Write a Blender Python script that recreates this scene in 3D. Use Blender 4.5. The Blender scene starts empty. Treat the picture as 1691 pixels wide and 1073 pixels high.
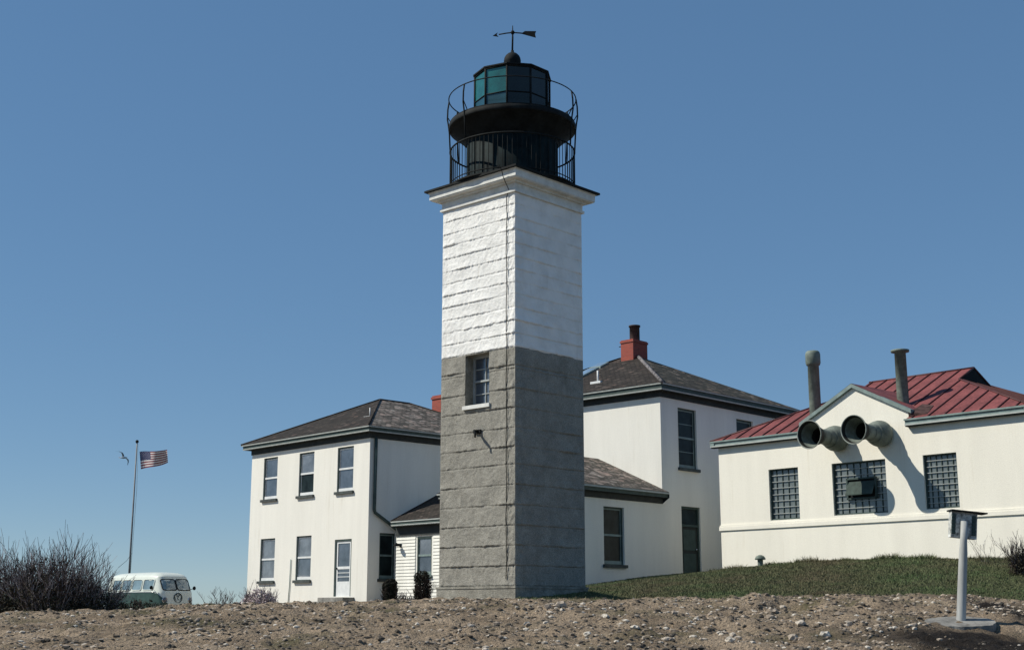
import bpy, math, random
import numpy as np
from mathutils import Vector, noise as mnoise
R = math.radians
random.seed(7); rng = np.random.default_rng(7)
S = bpy.context.scene
COL = S.collection

# ------------------------------------------------------------------ camera
F_PX, PITCH = 2182.9, 0.2125
cam_d = bpy.data.cameras.new('camera'); cam = bpy.data.objects.new('camera', cam_d); COL.objects.link(cam)
cam_d.sensor_width = 36; cam_d.lens = 36*F_PX/1691; cam_d.clip_start = .1; cam_d.clip_end = 20000
cam.location = (0, 0, 0); cam.rotation_euler = (math.pi/2+PITCH, 0, 0)
S.camera = cam
# ------------------------------------------------------------------ sky, sun, exposure
SUN_EL = R(43.8); SUN_H = Vector((-.9995, -.03, 0)).normalized()
SKY_GAMMA = .43
SKY_SAT = 1.6; SKY_TINT = (1.05, 1.23, 1.36)
w = bpy.data.worlds.new('World'); S.world = w; w.use_nodes = True
nt = w.node_tree; nt.nodes.clear()
sky = nt.nodes.new('ShaderNodeTexSky'); sky.sky_type = 'NISHITA'; sky.sun_disc = False
sky.sun_elevation = SUN_EL; sky.sun_rotation = math.atan2(SUN_H.x, SUN_H.y)
sky.altitude = 3000; sky.air_density = 1.0; sky.dust_density = 0.2; sky.ozone_density = 3.0
bg = nt.nodes.new('ShaderNodeBackground'); bg.inputs['Strength'].default_value = .15
wo = nt.nodes.new('ShaderNodeOutputWorld')
hsv = nt.nodes.new('ShaderNodeHueSaturation'); hsv.inputs['Saturation'].default_value = SKY_SAT
tint = nt.nodes.new('ShaderNodeMix'); tint.data_type = 'RGBA'; tint.blend_type = 'MULTIPLY'; tint.inputs[0].default_value = 1; tint.inputs[7].default_value = (*SKY_TINT, 1)
gam = nt.nodes.new('ShaderNodeGamma'); gam.inputs['Gamma'].default_value = SKY_GAMMA
nt.links.new(sky.outputs[0], gam.inputs[0]); nt.links.new(gam.outputs[0], hsv.inputs['Color']); nt.links.new(hsv.outputs[0], tint.inputs[6]); nt.links.new(tint.outputs[2], bg.inputs[0]); nt.links.new(bg.outputs[0], wo.inputs[0])
sl = bpy.data.lights.new('sun', 'SUN'); sl.energy = 4.2; sl.angle = R(.5); sl.color = (1, .94, .82)
so = bpy.data.objects.new('sun', sl); COL.objects.link(so)
to_sun = Vector((SUN_H.x*math.cos(SUN_EL), SUN_H.y*math.cos(SUN_EL), math.sin(SUN_EL)))
so.rotation_euler = to_sun.to_track_quat('Z', 'Y').to_euler(); so.location = (-30, 0, 40)
S.view_settings.view_transform = 'Standard'; S.view_settings.look = 'None'
S.view_settings.gamma = 1; S.view_settings.exposure = .25

# ------------------------------------------------------------------ materials
def mat(name, col, rough=.8, var=.12, scale=3., bump=0., bscale=30., spec=.3, metal=0., col2=None, streak=False, fine=0.):
    m = bpy.data.materials.new(name); m.use_nodes = True
    t = m.node_tree; b = t.nodes['Principled BSDF']
    b.inputs['Roughness'].default_value = rough; b.inputs['Specular IOR Level'].default_value = spec
    b.inputs['Metallic'].default_value = metal
    tc = t.nodes.new('ShaderNodeTexCoord')
    n = t.nodes.new('ShaderNodeTexNoise'); n.inputs['Scale'].default_value = scale; n.inputs['Detail'].default_value = 6; n.inputs['Roughness'].default_value = .65
    src = tc.outputs['Object']
    if streak:
        mp = t.nodes.new('ShaderNodeMapping'); mp.inputs['Scale'].default_value = (1, 1, .12)
        t.links.new(src, mp.inputs['Vector']); t.links.new(mp.outputs[0], n.inputs['Vector'])
    else: t.links.new(src, n.inputs['Vector'])
    r = t.nodes.new('ShaderNodeValToRGB')
    c = np.array(col); c2 = np.array(col2) if col2 is not None else c*(1-2.2*var)
    r.color_ramp.elements[0].position = .33; r.color_ramp.elements[1].position = .67
    r.color_ramp.elements[0].color = (*np.clip(c2, 0, 1), 1); r.color_ramp.elements[1].color = (*np.clip(c*(1+var*.5), 0, 1), 1)
    t.links.new(n.outputs['Fac'], r.inputs['Fac'])
    out = r.outputs['Color']
    if fine > 0:
        n3 = t.nodes.new('ShaderNodeTexNoise'); n3.inputs['Scale'].default_value = bscale; n3.inputs['Detail'].default_value = 4
        t.links.new(src, n3.inputs['Vector'])
        mr = t.nodes.new('ShaderNodeMapRange'); mr.inputs[1].default_value = .3; mr.inputs[2].default_value = .7
        mr.inputs[3].default_value = 1-fine; mr.inputs[4].default_value = 1+fine
        t.links.new(n3.outputs['Fac'], mr.inputs[0])
        mx = t.nodes.new('ShaderNodeMix'); mx.data_type = 'RGBA'; mx.blend_type = 'MULTIPLY'; mx.inputs[0].default_value = 1
        t.links.new(out, mx.inputs[6]); t.links.new(mr.outputs[0], mx.inputs[7]); out = mx.outputs[2]
    t.links.new(out, b.inputs['Base Color'])
    if bump > 0:
        n2 = t.nodes.new('ShaderNodeTexNoise'); n2.inputs['Scale'].default_value = bscale; n2.inputs['Detail'].default_value = 5
        t.links.new(src, n2.inputs['Vector'])
        bp = t.nodes.new('ShaderNodeBump'); bp.inputs['Strength'].default_value = bump; bp.inputs['Distance'].default_value = .03
        t.links.new(n2.outputs['Fac'], bp.inputs['Height']); t.links.new(bp.outputs[0], b.inputs['Normal'])
    return m
def streaks(m, amt, sx=5., sz=.22, lo=.56, hi=.72, tone=(.72, .68, .6)):
    t = m.node_tree; b = t.nodes['Principled BSDF']; src = b.inputs['Base Color'].links[0].from_socket
    tc = t.nodes.new('ShaderNodeTexCoord'); mp = t.nodes.new('ShaderNodeMapping'); mp.inputs['Scale'].default_value = (sx, sx, sz); t.links.new(tc.outputs['Object'], mp.inputs[0])
    n = t.nodes.new('ShaderNodeTexNoise'); n.inputs['Scale'].default_value = 1; n.inputs['Detail'].default_value = 7; n.inputs['Roughness'].default_value = .7; t.links.new(mp.outputs[0], n.inputs['Vector'])
    n2 = t.nodes.new('ShaderNodeTexNoise'); n2.inputs['Scale'].default_value = .8; n2.inputs['Detail'].default_value = 5; t.links.new(tc.outputs['Object'], n2.inputs['Vector'])
    r = t.nodes.new('ShaderNodeMapRange'); r.inputs[1].default_value = lo; r.inputs[2].default_value = hi; r.inputs[4].default_value = amt; t.links.new(n.outputs['Fac'], r.inputs[0])
    r2 = t.nodes.new('ShaderNodeMapRange'); r2.inputs[1].default_value = .42; r2.inputs[2].default_value = .62; t.links.new(n2.outputs['Fac'], r2.inputs[0])
    mu = t.nodes.new('ShaderNodeMath'); mu.operation = 'MULTIPLY'; t.links.new(r.outputs[0], mu.inputs[0]); t.links.new(r2.outputs[0], mu.inputs[1])
    mx = t.nodes.new('ShaderNodeMix'); mx.data_type = 'RGBA'; mx.blend_type = 'MULTIPLY'; mx.inputs[7].default_value = (*tone, 1); t.links.new(mu.outputs[0], mx.inputs[0]); t.links.new(src, mx.inputs[6]); t.links.new(mx.outputs[2], b.inputs['Base Color'])
def shingle(name, lo, hi, fleck, amount):
    m = bpy.data.materials.new(name); m.use_nodes = True; t = m.node_tree; b = t.nodes['Principled BSDF']
    b.inputs['Roughness'].default_value = .9; b.inputs['Specular IOR Level'].default_value = .2
    uv = t.nodes.new('ShaderNodeUVMap'); uv.uv_map = 'UVMap'
    br = t.nodes.new('ShaderNodeTexBrick'); br.inputs['Scale'].default_value = 1.0
    br.inputs['Brick Width'].default_value = .22; br.inputs['Row Height'].default_value = .14; br.inputs['Mortar Size'].default_value = .012
    br.inputs['Bias'].default_value = 0; br.inputs['Mortar Smooth'].default_value = .2
    br.inputs['Color1'].default_value = (*lo, 1); br.inputs['Color2'].default_value = (*hi, 1); br.inputs['Mortar'].default_value = (.012, .011, .01, 1)
    t.links.new(uv.outputs[0], br.inputs['Vector'])
    v = t.nodes.new('ShaderNodeTexVoronoi'); v.inputs['Scale'].default_value = 4.3
    mp = t.nodes.new('ShaderNodeMapping'); mp.inputs['Scale'].default_value = (1, 1.7, 1); t.links.new(uv.outputs[0], mp.inputs[0]); t.links.new(mp.outputs[0], v.inputs['Vector'])
    sx = t.nodes.new('ShaderNodeSeparateColor'); t.links.new(v.outputs['Color'], sx.inputs[0])
    rp = t.nodes.new('ShaderNodeValToRGB'); rp.color_ramp.interpolation = 'LINEAR'
    rp.color_ramp.elements[0].position = 1-amount; rp.color_ramp.elements[1].position = 1.0
    rp.color_ramp.elements[0].color = (0, 0, 0, 1); rp.color_ramp.elements[1].color = (1, 1, 1, 1)
    t.links.new(sx.outputs[0], rp.inputs[0])
    hs = t.nodes.new('ShaderNodeMix'); hs.data_type = 'RGBA'; hs.inputs[6].default_value = (*fleck, 1); hs.inputs[7].default_value = (fleck[0]*1.0, fleck[1]*.80, fleck[2]*.74, 1)
    t.links.new(sx.outputs[1], hs.inputs[0])
    mx = t.nodes.new('ShaderNodeMix'); mx.data_type = 'RGBA'
    t.links.new(rp.outputs[0], mx.inputs[0]); t.links.new(br.outputs['Color'], mx.inputs[6]); t.links.new(hs.outputs[2], mx.inputs[7])
    n = t.nodes.new('ShaderNodeTexNoise'); n.inputs['Scale'].default_value = 1.2; n.inputs['Detail'].default_value = 6
    t.links.new(uv.outputs[0], n.inputs['Vector'])
    mr = t.nodes.new('ShaderNodeMapRange'); mr.inputs[1].default_value = .3; mr.inputs[2].default_value = .7; mr.inputs[3].default_value = .65; mr.inputs[4].default_value = 1.3
    t.links.new(n.outputs['Fac'], mr.inputs[0])
    m2 = t.nodes.new('ShaderNodeMix'); m2.data_type = 'RGBA'; m2.blend_type = 'MULTIPLY'; m2.inputs[0].default_value = 1
    t.links.new(mx.outputs[2], m2.inputs[6]); t.links.new(mr.outputs[0], m2.inputs[7]); t.links.new(m2.outputs[2], b.inputs['Base Color'])
    bp = t.nodes.new('ShaderNodeBump'); bp.inputs['Strength'].default_value = .7; bp.inputs['Distance'].default_value = .03
    t.links.new(br.outputs['Fac'], bp.inputs['Height']); bp.invert = True; t.links.new(bp.outputs[0], b.inputs['Normal'])
    return m
def brickmat(name, c1, c2, mort, bw=.21, rh=.075):
    m = bpy.data.materials.new(name); m.use_nodes = True; t = m.node_tree; b = t.nodes['Principled BSDF']; b.inputs['Roughness'].default_value = .9
    uv = t.nodes.new('ShaderNodeUVMap'); uv.uv_map = 'UVMap'
    br = t.nodes.new('ShaderNodeTexBrick'); br.inputs['Scale'].default_value = 1
    br.inputs['Brick Width'].default_value = bw; br.inputs['Row Height'].default_value = rh; br.inputs['Mortar Size'].default_value = .008
    br.inputs['Color1'].default_value = (*c1, 1); br.inputs['Color2'].default_value = (*c2, 1); br.inputs['Mortar'].default_value = (*mort, 1)
    t.links.new(uv.outputs[0], br.inputs['Vector']); t.links.new(br.outputs['Color'], b.inputs['Base Color'])
    return m
def glassmat(name, col, rough=.06, coat=1.0, var=.25, scale=1.5):
    m = mat(name, col, .25, var, scale, spec=.5)
    b = m.node_tree.nodes['Principled BSDF']; b.inputs['Coat Weight'].default_value = coat; b.inputs['Coat Roughness'].default_value = rough; b.inputs['Coat IOR'].default_value = 1.6
    return m
def granite(name):
    m = mat(name, (.30, .29, .255), .9, .12, 2.2, bump=.6, bscale=42, fine=.4)
    t = m.node_tree; b = t.nodes['Principled BSDF']
    old = b.inputs['Base Color'].links[0].from_socket
    tc = t.nodes.new('ShaderNodeTexCoord'); sp = t.nodes.new('ShaderNodeSeparateXYZ'); t.links.new(tc.outputs['Object'], sp.inputs[0])
    n = t.nodes.new('ShaderNodeTexNoise'); n.inputs['Scale'].default_value = 2.5; t.links.new(tc.outputs['Object'], n.inputs['Vector'])
    ma = t.nodes.new('ShaderNodeMath'); ma.operation = 'MULTIPLY_ADD'; ma.inputs[1].default_value = .1; t.links.new(n.outputs['Fac'], ma.inputs[0]); t.links.new(sp.outputs[2], ma.inputs[2])
    gt = t.nodes.new('ShaderNodeMath'); gt.operation = 'GREATER_THAN'; gt.inputs[1].default_value = PAINT_Z+.05; t.links.new(ma.outputs[0], gt.inputs[0])
    n2 = t.nodes.new('ShaderNodeTexNoise'); n2.inputs['Scale'].default_value = 2; n2.inputs['Detail'].default_value = 8; t.links.new(tc.outputs['Object'], n2.inputs['Vector'])
    rp = t.nodes.new('ShaderNodeValToRGB'); rp.color_ramp.elements[0].position = .3; rp.color_ramp.elements[0].color = (.76, .76, .74, 1); rp.color_ramp.elements[1].color = (.88, .88, .86, 1); rp.color_ramp.elements[1].position = .6
    t.links.new(n2.outputs['Fac'], rp.inputs[0])
    mx = t.nodes.new('ShaderNodeMix'); mx.data_type = 'RGBA'; t.links.new(gt.outputs[0], mx.inputs[0]); t.links.new(old, mx.inputs[6]); t.links.new(rp.outputs[0], mx.inputs[7])
    t.links.new(mx.outputs[2], b.inputs['Base Color'])
    return m
TBASE = .3; KT = .7
PAINT_Z = 7.83-TBASE
M = dict(
 stucco=mat('white_stucco', (.80, .79, .73), .9, .035, 1.3, bump=.25, bscale=45, streak=True, fine=.05),
 cream=mat('cream_stucco', (.83, .805, .715), .9, .035, 1.0, bump=.2, bscale=45, streak=True, fine=.05),
 white=mat('white_paint', (.82, .82, .80), .6, .06, 4),
 granite=granite('granite'),
 plinth=mat('plinth_granite', (.31, .30, .26), .9, .22, 2.5, bump=.6, bscale=30, fine=.25),
 cornice=mat('cornice_paint', (.74, .75, .72), .8, .1, 3, bump=.15),
 trim=mat('dark_green_trim', (.055, .085, .078), .6, .15, 4),
 trim_grey=mat('grey_green_trim', (.22, .29, .28), .6, .15, 4),
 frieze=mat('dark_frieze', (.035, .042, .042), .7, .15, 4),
 dk=mat('black_iron', (.014, .017, .018), .75, .3, 3, spec=.15),
 teal_panel=mat('dark_teal_iron', (.010, .022, .025), .75, .3, 3, spec=.15),
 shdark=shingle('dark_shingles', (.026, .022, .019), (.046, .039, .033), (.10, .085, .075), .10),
 shpale=shingle('pale_shingles', (.07, .065, .055), (.16, .14, .12), (.34, .31, .28), .42),  # paler, more flecked shingles for some right-facing slopes
 shmid=shingle('mid_shingles', (.035, .034, .027), (.07, .065, .05), (.19, .17, .14), .22),
 redroof=mat('red_metal_roof', (.21, .062, .06), .7, .22, 1.1, bump=.12, bscale=14, fine=.22),
 seam=mat('roof_seam', (.09, .03, .03), .6, .2, 3),  # darker than the sheets: the ribs' shadow is put into this colour
 brick=brickmat('red_brick', (.36, .07, .045), (.28, .055, .04), (.22, .1, .08)),
 sash=mat('white_sash', (.74, .76, .76), .5, .06, 5),
 pane=glassmat('window_pane', (.095, .115, .145)),
 pane_dark=mat('dark_window_pane', (.022, .034, .036), .3, .3, 2, spec=.12),
 shade_cloth=glassmat('drawn_blind', (.18, .20, .225)),
 sill=mat('dark_sill', (.075, .088, .085), .7, .2, 5),
 teal_glass=glassmat('teal_glass', (.012, .17, .165), .1, .6, .3, .8),
 lantern_shaded=glassmat('shaded_lantern_pane', (.006, .013, .013), .5, .0, .3, 3),
 teal_low=glassmat('dark_teal_glass', (.012, .075, .095), .1, .6, .3, .8),
 clap=mat('white_clapboard', (.80, .80, .74), .7, .08, 2, streak=True),
 horn=mat('horn_paint', (.20, .23, .20), .7, .25, 2.5, bump=.15, fine=.12),
 horn_in=mat('horn_throat', (.022, .022, .019), .8, .2, 3),  # near black, the darkness inside the horn put into the colour
 horn_rim=mat('horn_rim', (.30, .33, .30), .6, .2, 5),
 stack=mat('grey_green_stack', (.19, .235, .205), .7, .25, 3),
 concrete=mat('concrete', (.27, .262, .24), .9, .25, 3, bump=.3, fine=.2),
 post=mat('post_paint', (.42, .43, .42), .55, .2, 5, streak=True),
 panel=mat('sign_panel', (.58, .60, .58), .7, .4, 14, fine=.2),
 van_top=mat('van_cream', (.66, .71, .65), .35, .05, 2, spec=.5),
 van_low=mat('van_green', (.035, .075, .06), .35, .2, 2, spec=.5),
 chrome=mat('chrome', (.7, .7, .7), .2, .05, 2, metal=1),
 van_glass=glassmat('van_glass', (.20, .29, .32)),
 rubber=mat('rubber', (.02, .02, .02), .9, .1, 5),
 twig=mat('twig_bark', (.085, .062, .052), .9, .4, 3),
 twig_pale=mat('pale_twig', (.40, .36, .37), .9, .3, 3),
 bushleaf=mat('dark_bush_leaf', (.028, .033, .02), .9, .5, 2, col2=(.035, .022, .016)),
 blossom=mat('pale_buds', (.66, .55, .55), .9, .25, 5),
 evergreen=mat('evergreen_needles', (.03, .022, .018), .9, .4, 4, col2=(.016, .024, .014)),
 grass=mat('grass_blades', (.085, .125, .052), .9, .3, .45, col2=(.14, .115, .07)),
 weed=mat('dry_weed', (.2, .17, .12), .9, .3, 3),
 soil=mat('dark_soil', (.03, .026, .022), .95, .4, 4, bump=.5, bscale=12),
 gull_w=mat('gull_feather', (.7, .72, .72), .8, .05, 5), gull_g=mat('gull_wing', (.06, .085, .1), .8, .1, 5),
)
for k_ in ('stucco', 'cream'): streaks(M[k_], .55)
streaks(M['granite'], .5, 4., .5, tone=(.6, .56, .5)); streaks(M['redroof'], .7, 2.5, 2.5, tone=(.75, .6, .55)); streaks(M['cornice'], .6, tone=(.7, .68, .62)); streaks(M['horn'], .8, 3, 1.5, tone=(.55, .45, .38)); streaks(M['stack'], .8, 3, .8, tone=(.75, .72, .64))
# ------------------------------------------------------------------ mesh helpers
ORI = {}
class MB:
    def __init__(s): s.v = []; s.f = []; s.mi = []; s.sm = []
    def face(s, pts, mi=0, smooth=False):
        i = len(s.v); s.v += [tuple(p) for p in pts]; s.f.append(tuple(range(i, i+len(pts)))); s.mi.append(mi); s.sm.append(smooth)
    def add(s, v, f, mi=0, smooth=False):
        i = len(s.v); s.v += [tuple(p) for p in v]
        for q in f: s.f.append(tuple(k+i for k in q)); s.mi.append(mi); s.sm.append(smooth)
    def hexa(s, p, mi=0):   # p: 4 bottom (ccw from above), 4 top
        s.add(p, [(3, 2, 1, 0), (4, 5, 6, 7), (0, 1, 5, 4), (1, 2, 6, 5), (2, 3, 7, 6), (3, 0, 4, 7)], mi)
    def box(s, fr, u0, u1, n0, n1, z0, z1, mi=0):   # in a frame: along, outward, up
        P = [fr(u0, n1, z0), fr(u1, n1, z0), fr(u1, n0, z0), fr(u0, n0, z0)]
        Q = [fr(u0, n1, z1), fr(u1, n1, z1), fr(u1, n0, z1), fr(u0, n0, z1)]
        s.hexa(P+Q, mi)
    def tube(s, pts, r, n=8, mi=0, cap=True, smooth=True):
        pts = [Vector(p) for p in pts]; rr = r if hasattr(r, '__len__') else [r]*len(pts)
        v = []; prev = None
        for i, p in enumerate(pts):
            d = (pts[min(i+1, len(pts)-1)]-pts[max(i-1, 0)]).normalized()
            if prev is None:
                x = d.orthogonal().normalized()
            else:
                x = (prev-d*prev.dot(d)); x = x.normalized() if x.length > 1e-6 else d.orthogonal().normalized()
            prev = x; y = d.cross(x)
            for k in range(n):
                a = 2*math.pi*k/n; v.append(p+(x*math.cos(a)+y*math.sin(a))*rr[i])
        f = []
        for i in range(len(pts)-1):
            for k in range(n):
                f.append((i*n+k, i*n+(k+1) % n, (i+1)*n+(k+1) % n, (i+1)*n+k))
        if cap: f.append(tuple(range(n-1, -1, -1))); f.append(tuple((len(pts)-1)*n+k for k in range(n)))
        s.add(v, f, mi, smooth)
    def lathe(s, prof, c=(0, 0, 0), axis=(0, 0, 1), n=32, mi=0, smooth=True, a0=0.):
        ax = Vector(axis).normalized(); x = ax.orthogonal().normalized() if abs(ax.z) < .99 else Vector((1, 0, 0)); y = ax.cross(x); c = Vector(c)
        v = []; f = []
        for r, h in prof:
            for k in range(n):
                a = 2*math.pi*k/n+a0; v.append(c+ax*h+(x*math.cos(a)+y*math.sin(a))*max(r, 1e-4))
        for i in range(len(prof)-1):
            for k in range(n): f.append((i*n+k, i*n+(k+1) % n, (i+1)*n+(k+1) % n, (i+1)*n+k))
        s.add(v, f, mi, smooth)
    def build(s, name, mats, parent=None, org=None):
        o_ = Vector((0, 0, 0))
        if parent is not None: o_ = ORI[parent.name]
        elif org is not None: o_ = Vector(org)
        me = bpy.data.meshes.new(name)
        me.from_pydata([(v[0]-o_.x, v[1]-o_.y, v[2]-o_.z) for v in s.v], [], s.f)
        for m in (mats if isinstance(mats, (list, tuple)) else [mats]): me.materials.append(m)
        me.polygons.foreach_set('material_index', s.mi); me.polygons.foreach_set('use_smooth', s.sm)
        uvl = me.uv_layers.new(name='UVMap')
        for p in me.polygons:
            nrm = p.normal
            u = Vector((-nrm.y, nrm.x, 0)); u = u.normalized() if u.length > 1e-3 else Vector((1, 0, 0))
            vv = nrm.cross(u)
            for li in p.loop_indices:
                q = me.vertices[me.loops[li].vertex_index].co
                uvl.data[li].uv = (q.dot(u), q.dot(vv))
        o = bpy.data.objects.new(name, me); COL.objects.link(o)
        ORI[o.name] = o_
        if parent is not None: o.parent = parent
        else: o.location = o_
        return o
def npmesh(name, v, f, mats, parent=None, org=(0, 0, 0), smooth=True, mi=None):
    org = ORI[parent.name] if parent is not None else Vector(org)
    v = np.asarray(v, float)-np.array(org); me = bpy.data.meshes.new(name)
    f = np.asarray(f, np.int32); k = f.shape[1]
    me.vertices.add(len(v)); me.vertices.foreach_set('co', v.ravel())
    me.loops.add(f.size); me.loops.foreach_set('vertex_index', f.ravel())
    me.polygons.add(len(f)); me.polygons.foreach_set('loop_start', np.arange(0, f.size, k, dtype=np.int32))
    for m in (mats if isinstance(mats, (list, tuple)) else [mats]): me.materials.append(m)
    me.polygons.foreach_set('use_smooth', np.full(len(f), smooth))
    if mi is not None: me.polygons.foreach_set('material_index', np.asarray(mi, np.int32))
    me.update(calc_edges=True); me.validate()
    o = bpy.data.objects.new(name, me); COL.objects.link(o); ORI[o.name] = Vector(org)
    if parent is not None: o.parent = parent
    else: o.location = org
    return o
def tag(o, label=None, cat=None, group=None, kind=None):
    if label: o['label'] = label
    if cat: o['category'] = cat
    if group: o['group'] = group
    if kind: o['kind'] = kind
    return o
def thing(name, loc, label, cat, group=None):
    o = bpy.data.objects.new(name, None); COL.objects.link(o); o.location = loc; ORI[o.name] = Vector(loc)
    o.empty_display_size = .3
    return tag(o, label, cat, group)
def frame(c, along, out):   # local frame on a wall: s along, n outward, z up
    c = Vector((c[0], c[1], 0)); a = Vector((along[0], along[1], 0)); n = Vector((out[0], out[1], 0))
    return lambda s, q, z: c+a*s+n*q+Vector((0, 0, z))
def wall(mb, fr, s0, s1, z0, z1, holes=(), depth=.12, mi=0, hi=None):
    ss = sorted({s0, s1, *[h[0] for h in holes], *[h[1] for h in holes]}); zz = sorted({z0, z1, *[h[2] for h in holes], *[h[3] for h in holes]})
    flip = (fr(1, 0, 0)-fr(0, 0, 0)).cross(Vector((0, 0, 1))).dot(fr(0, 1, 0)-fr(0, 0, 0)) < 0
    def q(p): mb.face(p[::-1] if flip else p, mi)
    for i in range(len(ss)-1):
        for j in range(len(zz)-1):
            cs, cz = (ss[i]+ss[i+1])/2, (zz[j]+zz[j+1])/2
            if any(h[0] < cs < h[1] and h[2] < cz < h[3] for h in holes): continue
            q([fr(ss[i], 0, zz[j]), fr(ss[i+1], 0, zz[j]), fr(ss[i+1], 0, zz[j+1]), fr(ss[i], 0, zz[j+1])])
    for a, b, c, d in holes:
        q([fr(a, 0, c), fr(a, 0, d), fr(a, -depth, d), fr(a, -depth, c)][::-1]); q([fr(b, 0, c), fr(b, 0, d), fr(b, -depth, d), fr(b, -depth, c)])
        q([fr(a, 0, c), fr(b, 0, c), fr(b, -depth, c), fr(a, -depth, c)]); q([fr(a, 0, d), fr(b, 0, d), fr(b, -depth, d), fr(a, -depth, d)][::-1])
        q([fr(a, -depth-.25, c-.2), fr(b, -depth-.25, c-.2), fr(b, -depth-.25, d+.2), fr(a, -depth-.25, d+.2)])
def fbm(x, y, z=0., o=4): return mnoise.fractal(Vector((x, y, z)), 1.0, 2.0, o)

# ------------------------------------------------------------------ site: most heights fitted to where each thing meets the ground
LC = (-5.387, 50.0); LA = (-math.sin(.7636), math.cos(.7636)); LB = (math.cos(.7636), math.sin(.7636))
RC = (5.319, 47.0); RA = (-math.sin(.8181), math.cos(.8181)); RB = (math.cos(.8181), math.sin(.8181))
TC = (.092, 39.324); TA = (-math.sin(.8207), math.cos(.8207)); TB = (math.cos(.8207), math.sin(.8207)); TW = 3.2
PC = (7.046, 45.0); PB = (.67613, -.73678); PN = (.73678, .67613)
CREST = [(-300, 1019), (-100, 1018), (16, 1015), (200, 1009), (320, 1001.5), (450, 998), (620, 996.5), (725, 992), (850, 993), (960, 994), (1100, 991), (1300, 988), (1480, 985), (1600, 988), (1690, 995), (1800, 1000), (2100, 1005)]
CR_X = [(p[0]-845.5)/F_PX for p in CREST]; CR_Z = [(1007.46-p[1])/F_PX for p in CREST]
YC, YB = 26.0, 17.0
ctrl = [(.064, 27.5, .23), (1.59, 29.16, .42), (-1.54, 29.05, .2), (.0, 32., .33), (-2, 38, .22), (1, 38, .5), (2.32, 43.8, .77), (6.8, 48.6, 1.34), (4.5, 46, 1.1), (7.05, 45, 1.27), (8.17, 43.8, 1.41), (9.6, 42.2, 1.5), (11.7, 39.9, 1.52), (14, 37.4, 1.40), (17, 34.3, 1.3), (20, 30, 1.0),
        (-5.4, 50, .24), (-11, 55.6, .30), (-7, 46, .15), (-3, 46, .22), (-13.5, 53, -.41), (-16.5, 57, -.42), (-20, 68, -.5), (-9.5, 31, -.12), (-12, 40, -.3), (15, 60, 1.2), (0, 65, .5), (12, 52, 1.4), (25, 45, 1.1), (-25, 45, -.5)]
for u in (-.5, -.38, -.3, -.24, -.18, -.1, -.05, 0, .05, .12, .2, .29, .34, .38, .5): ctrl.append((u*YC, YC, float(np.interp(u, CR_X, CR_Z))*YC))
for u in (.09, .14, .2, .26, .31, .36, .42):  # dip behind the crest, shaped to hide the tower's shadow
    for yy in (28.6, 30.6): ctrl.append((u*yy, yy, float(np.interp(u, CR_X, CR_Z))*yy-.05))
CP = np.array(ctrl)
_d = np.hypot(CP[:, None, 0]-CP[None, :, 0], CP[:, None, 1]-CP[None, :, 1])
_n = len(CP); _A = np.zeros((_n+3, _n+3)); _A[:_n, :_n] = -_d; _A[:_n, _n] = 1; _A[:_n, _n+1:] = CP[:, :2]; _A[_n:, :_n] = _A[:_n, _n:].T
_W = np.linalg.solve(_A, np.concatenate([CP[:, 2], np.zeros(3)]))
def plateau(x, y):
    x = np.asarray(x, float); y = np.asarray(y, float)
    d = np.hypot(x[..., None]-CP[:, 0], y[..., None]-CP[:, 1])
    return -(d*_W[:_n]).sum(-1)+_W[_n]+_W[_n+1]*x+_W[_n+2]*y
PITS = [(.185*22.8, 22.9, .55, .20), (.205*22.4, 22.3, .42, -.30), (.228*22.4, 22.5, .34, .16), (.245*22.8, 22.9, .36, -.22), (.265*22.6, 22.6, .3, .12), (.21*20.3, 20.3, .4, -.14), (.16*19.5, 19.6, .5, .10), (.08*23, 23, .5, .08), (-.12*23, 23, .5, .07), (.05*22, 22.3, 1.1, .05), (-.02*21, 21.3, 1.0, -.05), (.10*20, 20.6, .9, .09), (.14*21, 21.4, .8, -.07), (.27*22, 21.6, .5, -.09), (.02*22, 22.2, .8, .05), (-.2*22, 22, 1.3, .05), (.36*19, 19, 1.2, -.12)]
def height(x, y):
    x = np.asarray(x, float); y = np.asarray(y, float)
    yy = np.maximum(y, 1.0)
    u = np.clip(x/yy, -.5, .5)
    zc = np.interp(u, CR_X, CR_Z)*YC
    zb = -.031*YB
    t = np.clip((y-YB)/(YC-YB), 0, 1)
    ramp = np.where(y < YB, zb-(YB-y)*.066, zb+(zc-zb)*(1-(1-t)**1.6))
    k = np.clip((y-YC+1.0)/2.0, 0, 1); k = k*k*(3-2*k)
    z = ramp*(1-k)+plateau(x, np.maximum(y, YC))*k
    for px, py, r, h in PITS: z = z+h*np.exp(-((x-px)**2+(y-py)**2)/(r*r))
    far = np.clip((np.hypot(x, y-45)-45)/60, 0, 1); far = far*far*(3-2*far)
    return z*(1-far)-6.5*far
def hz(x, y): return float(height(np.array(x), np.array(y)))
def at(px, py, y):    # point on the camera's sight line through an image pixel at distance y
    X = (px-845.5)/F_PX; U = -(py-536.5)/F_PX
    d = np.array([X, math.cos(PITCH)-U*math.sin(PITCH), math.sin(PITCH)+U*math.cos(PITCH)])
    return Vector(d*y/d[1])

def grass_w(x, y):   # how much turf covers a place
    u = x/np.maximum(y, 1)
    edge = np.interp(u, [-.6, -.004, .004, .06, .5], [60, 60, 26.9, 26.7, 26.6])
    return np.clip((y-edge)/.8, 0, 1)
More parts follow.
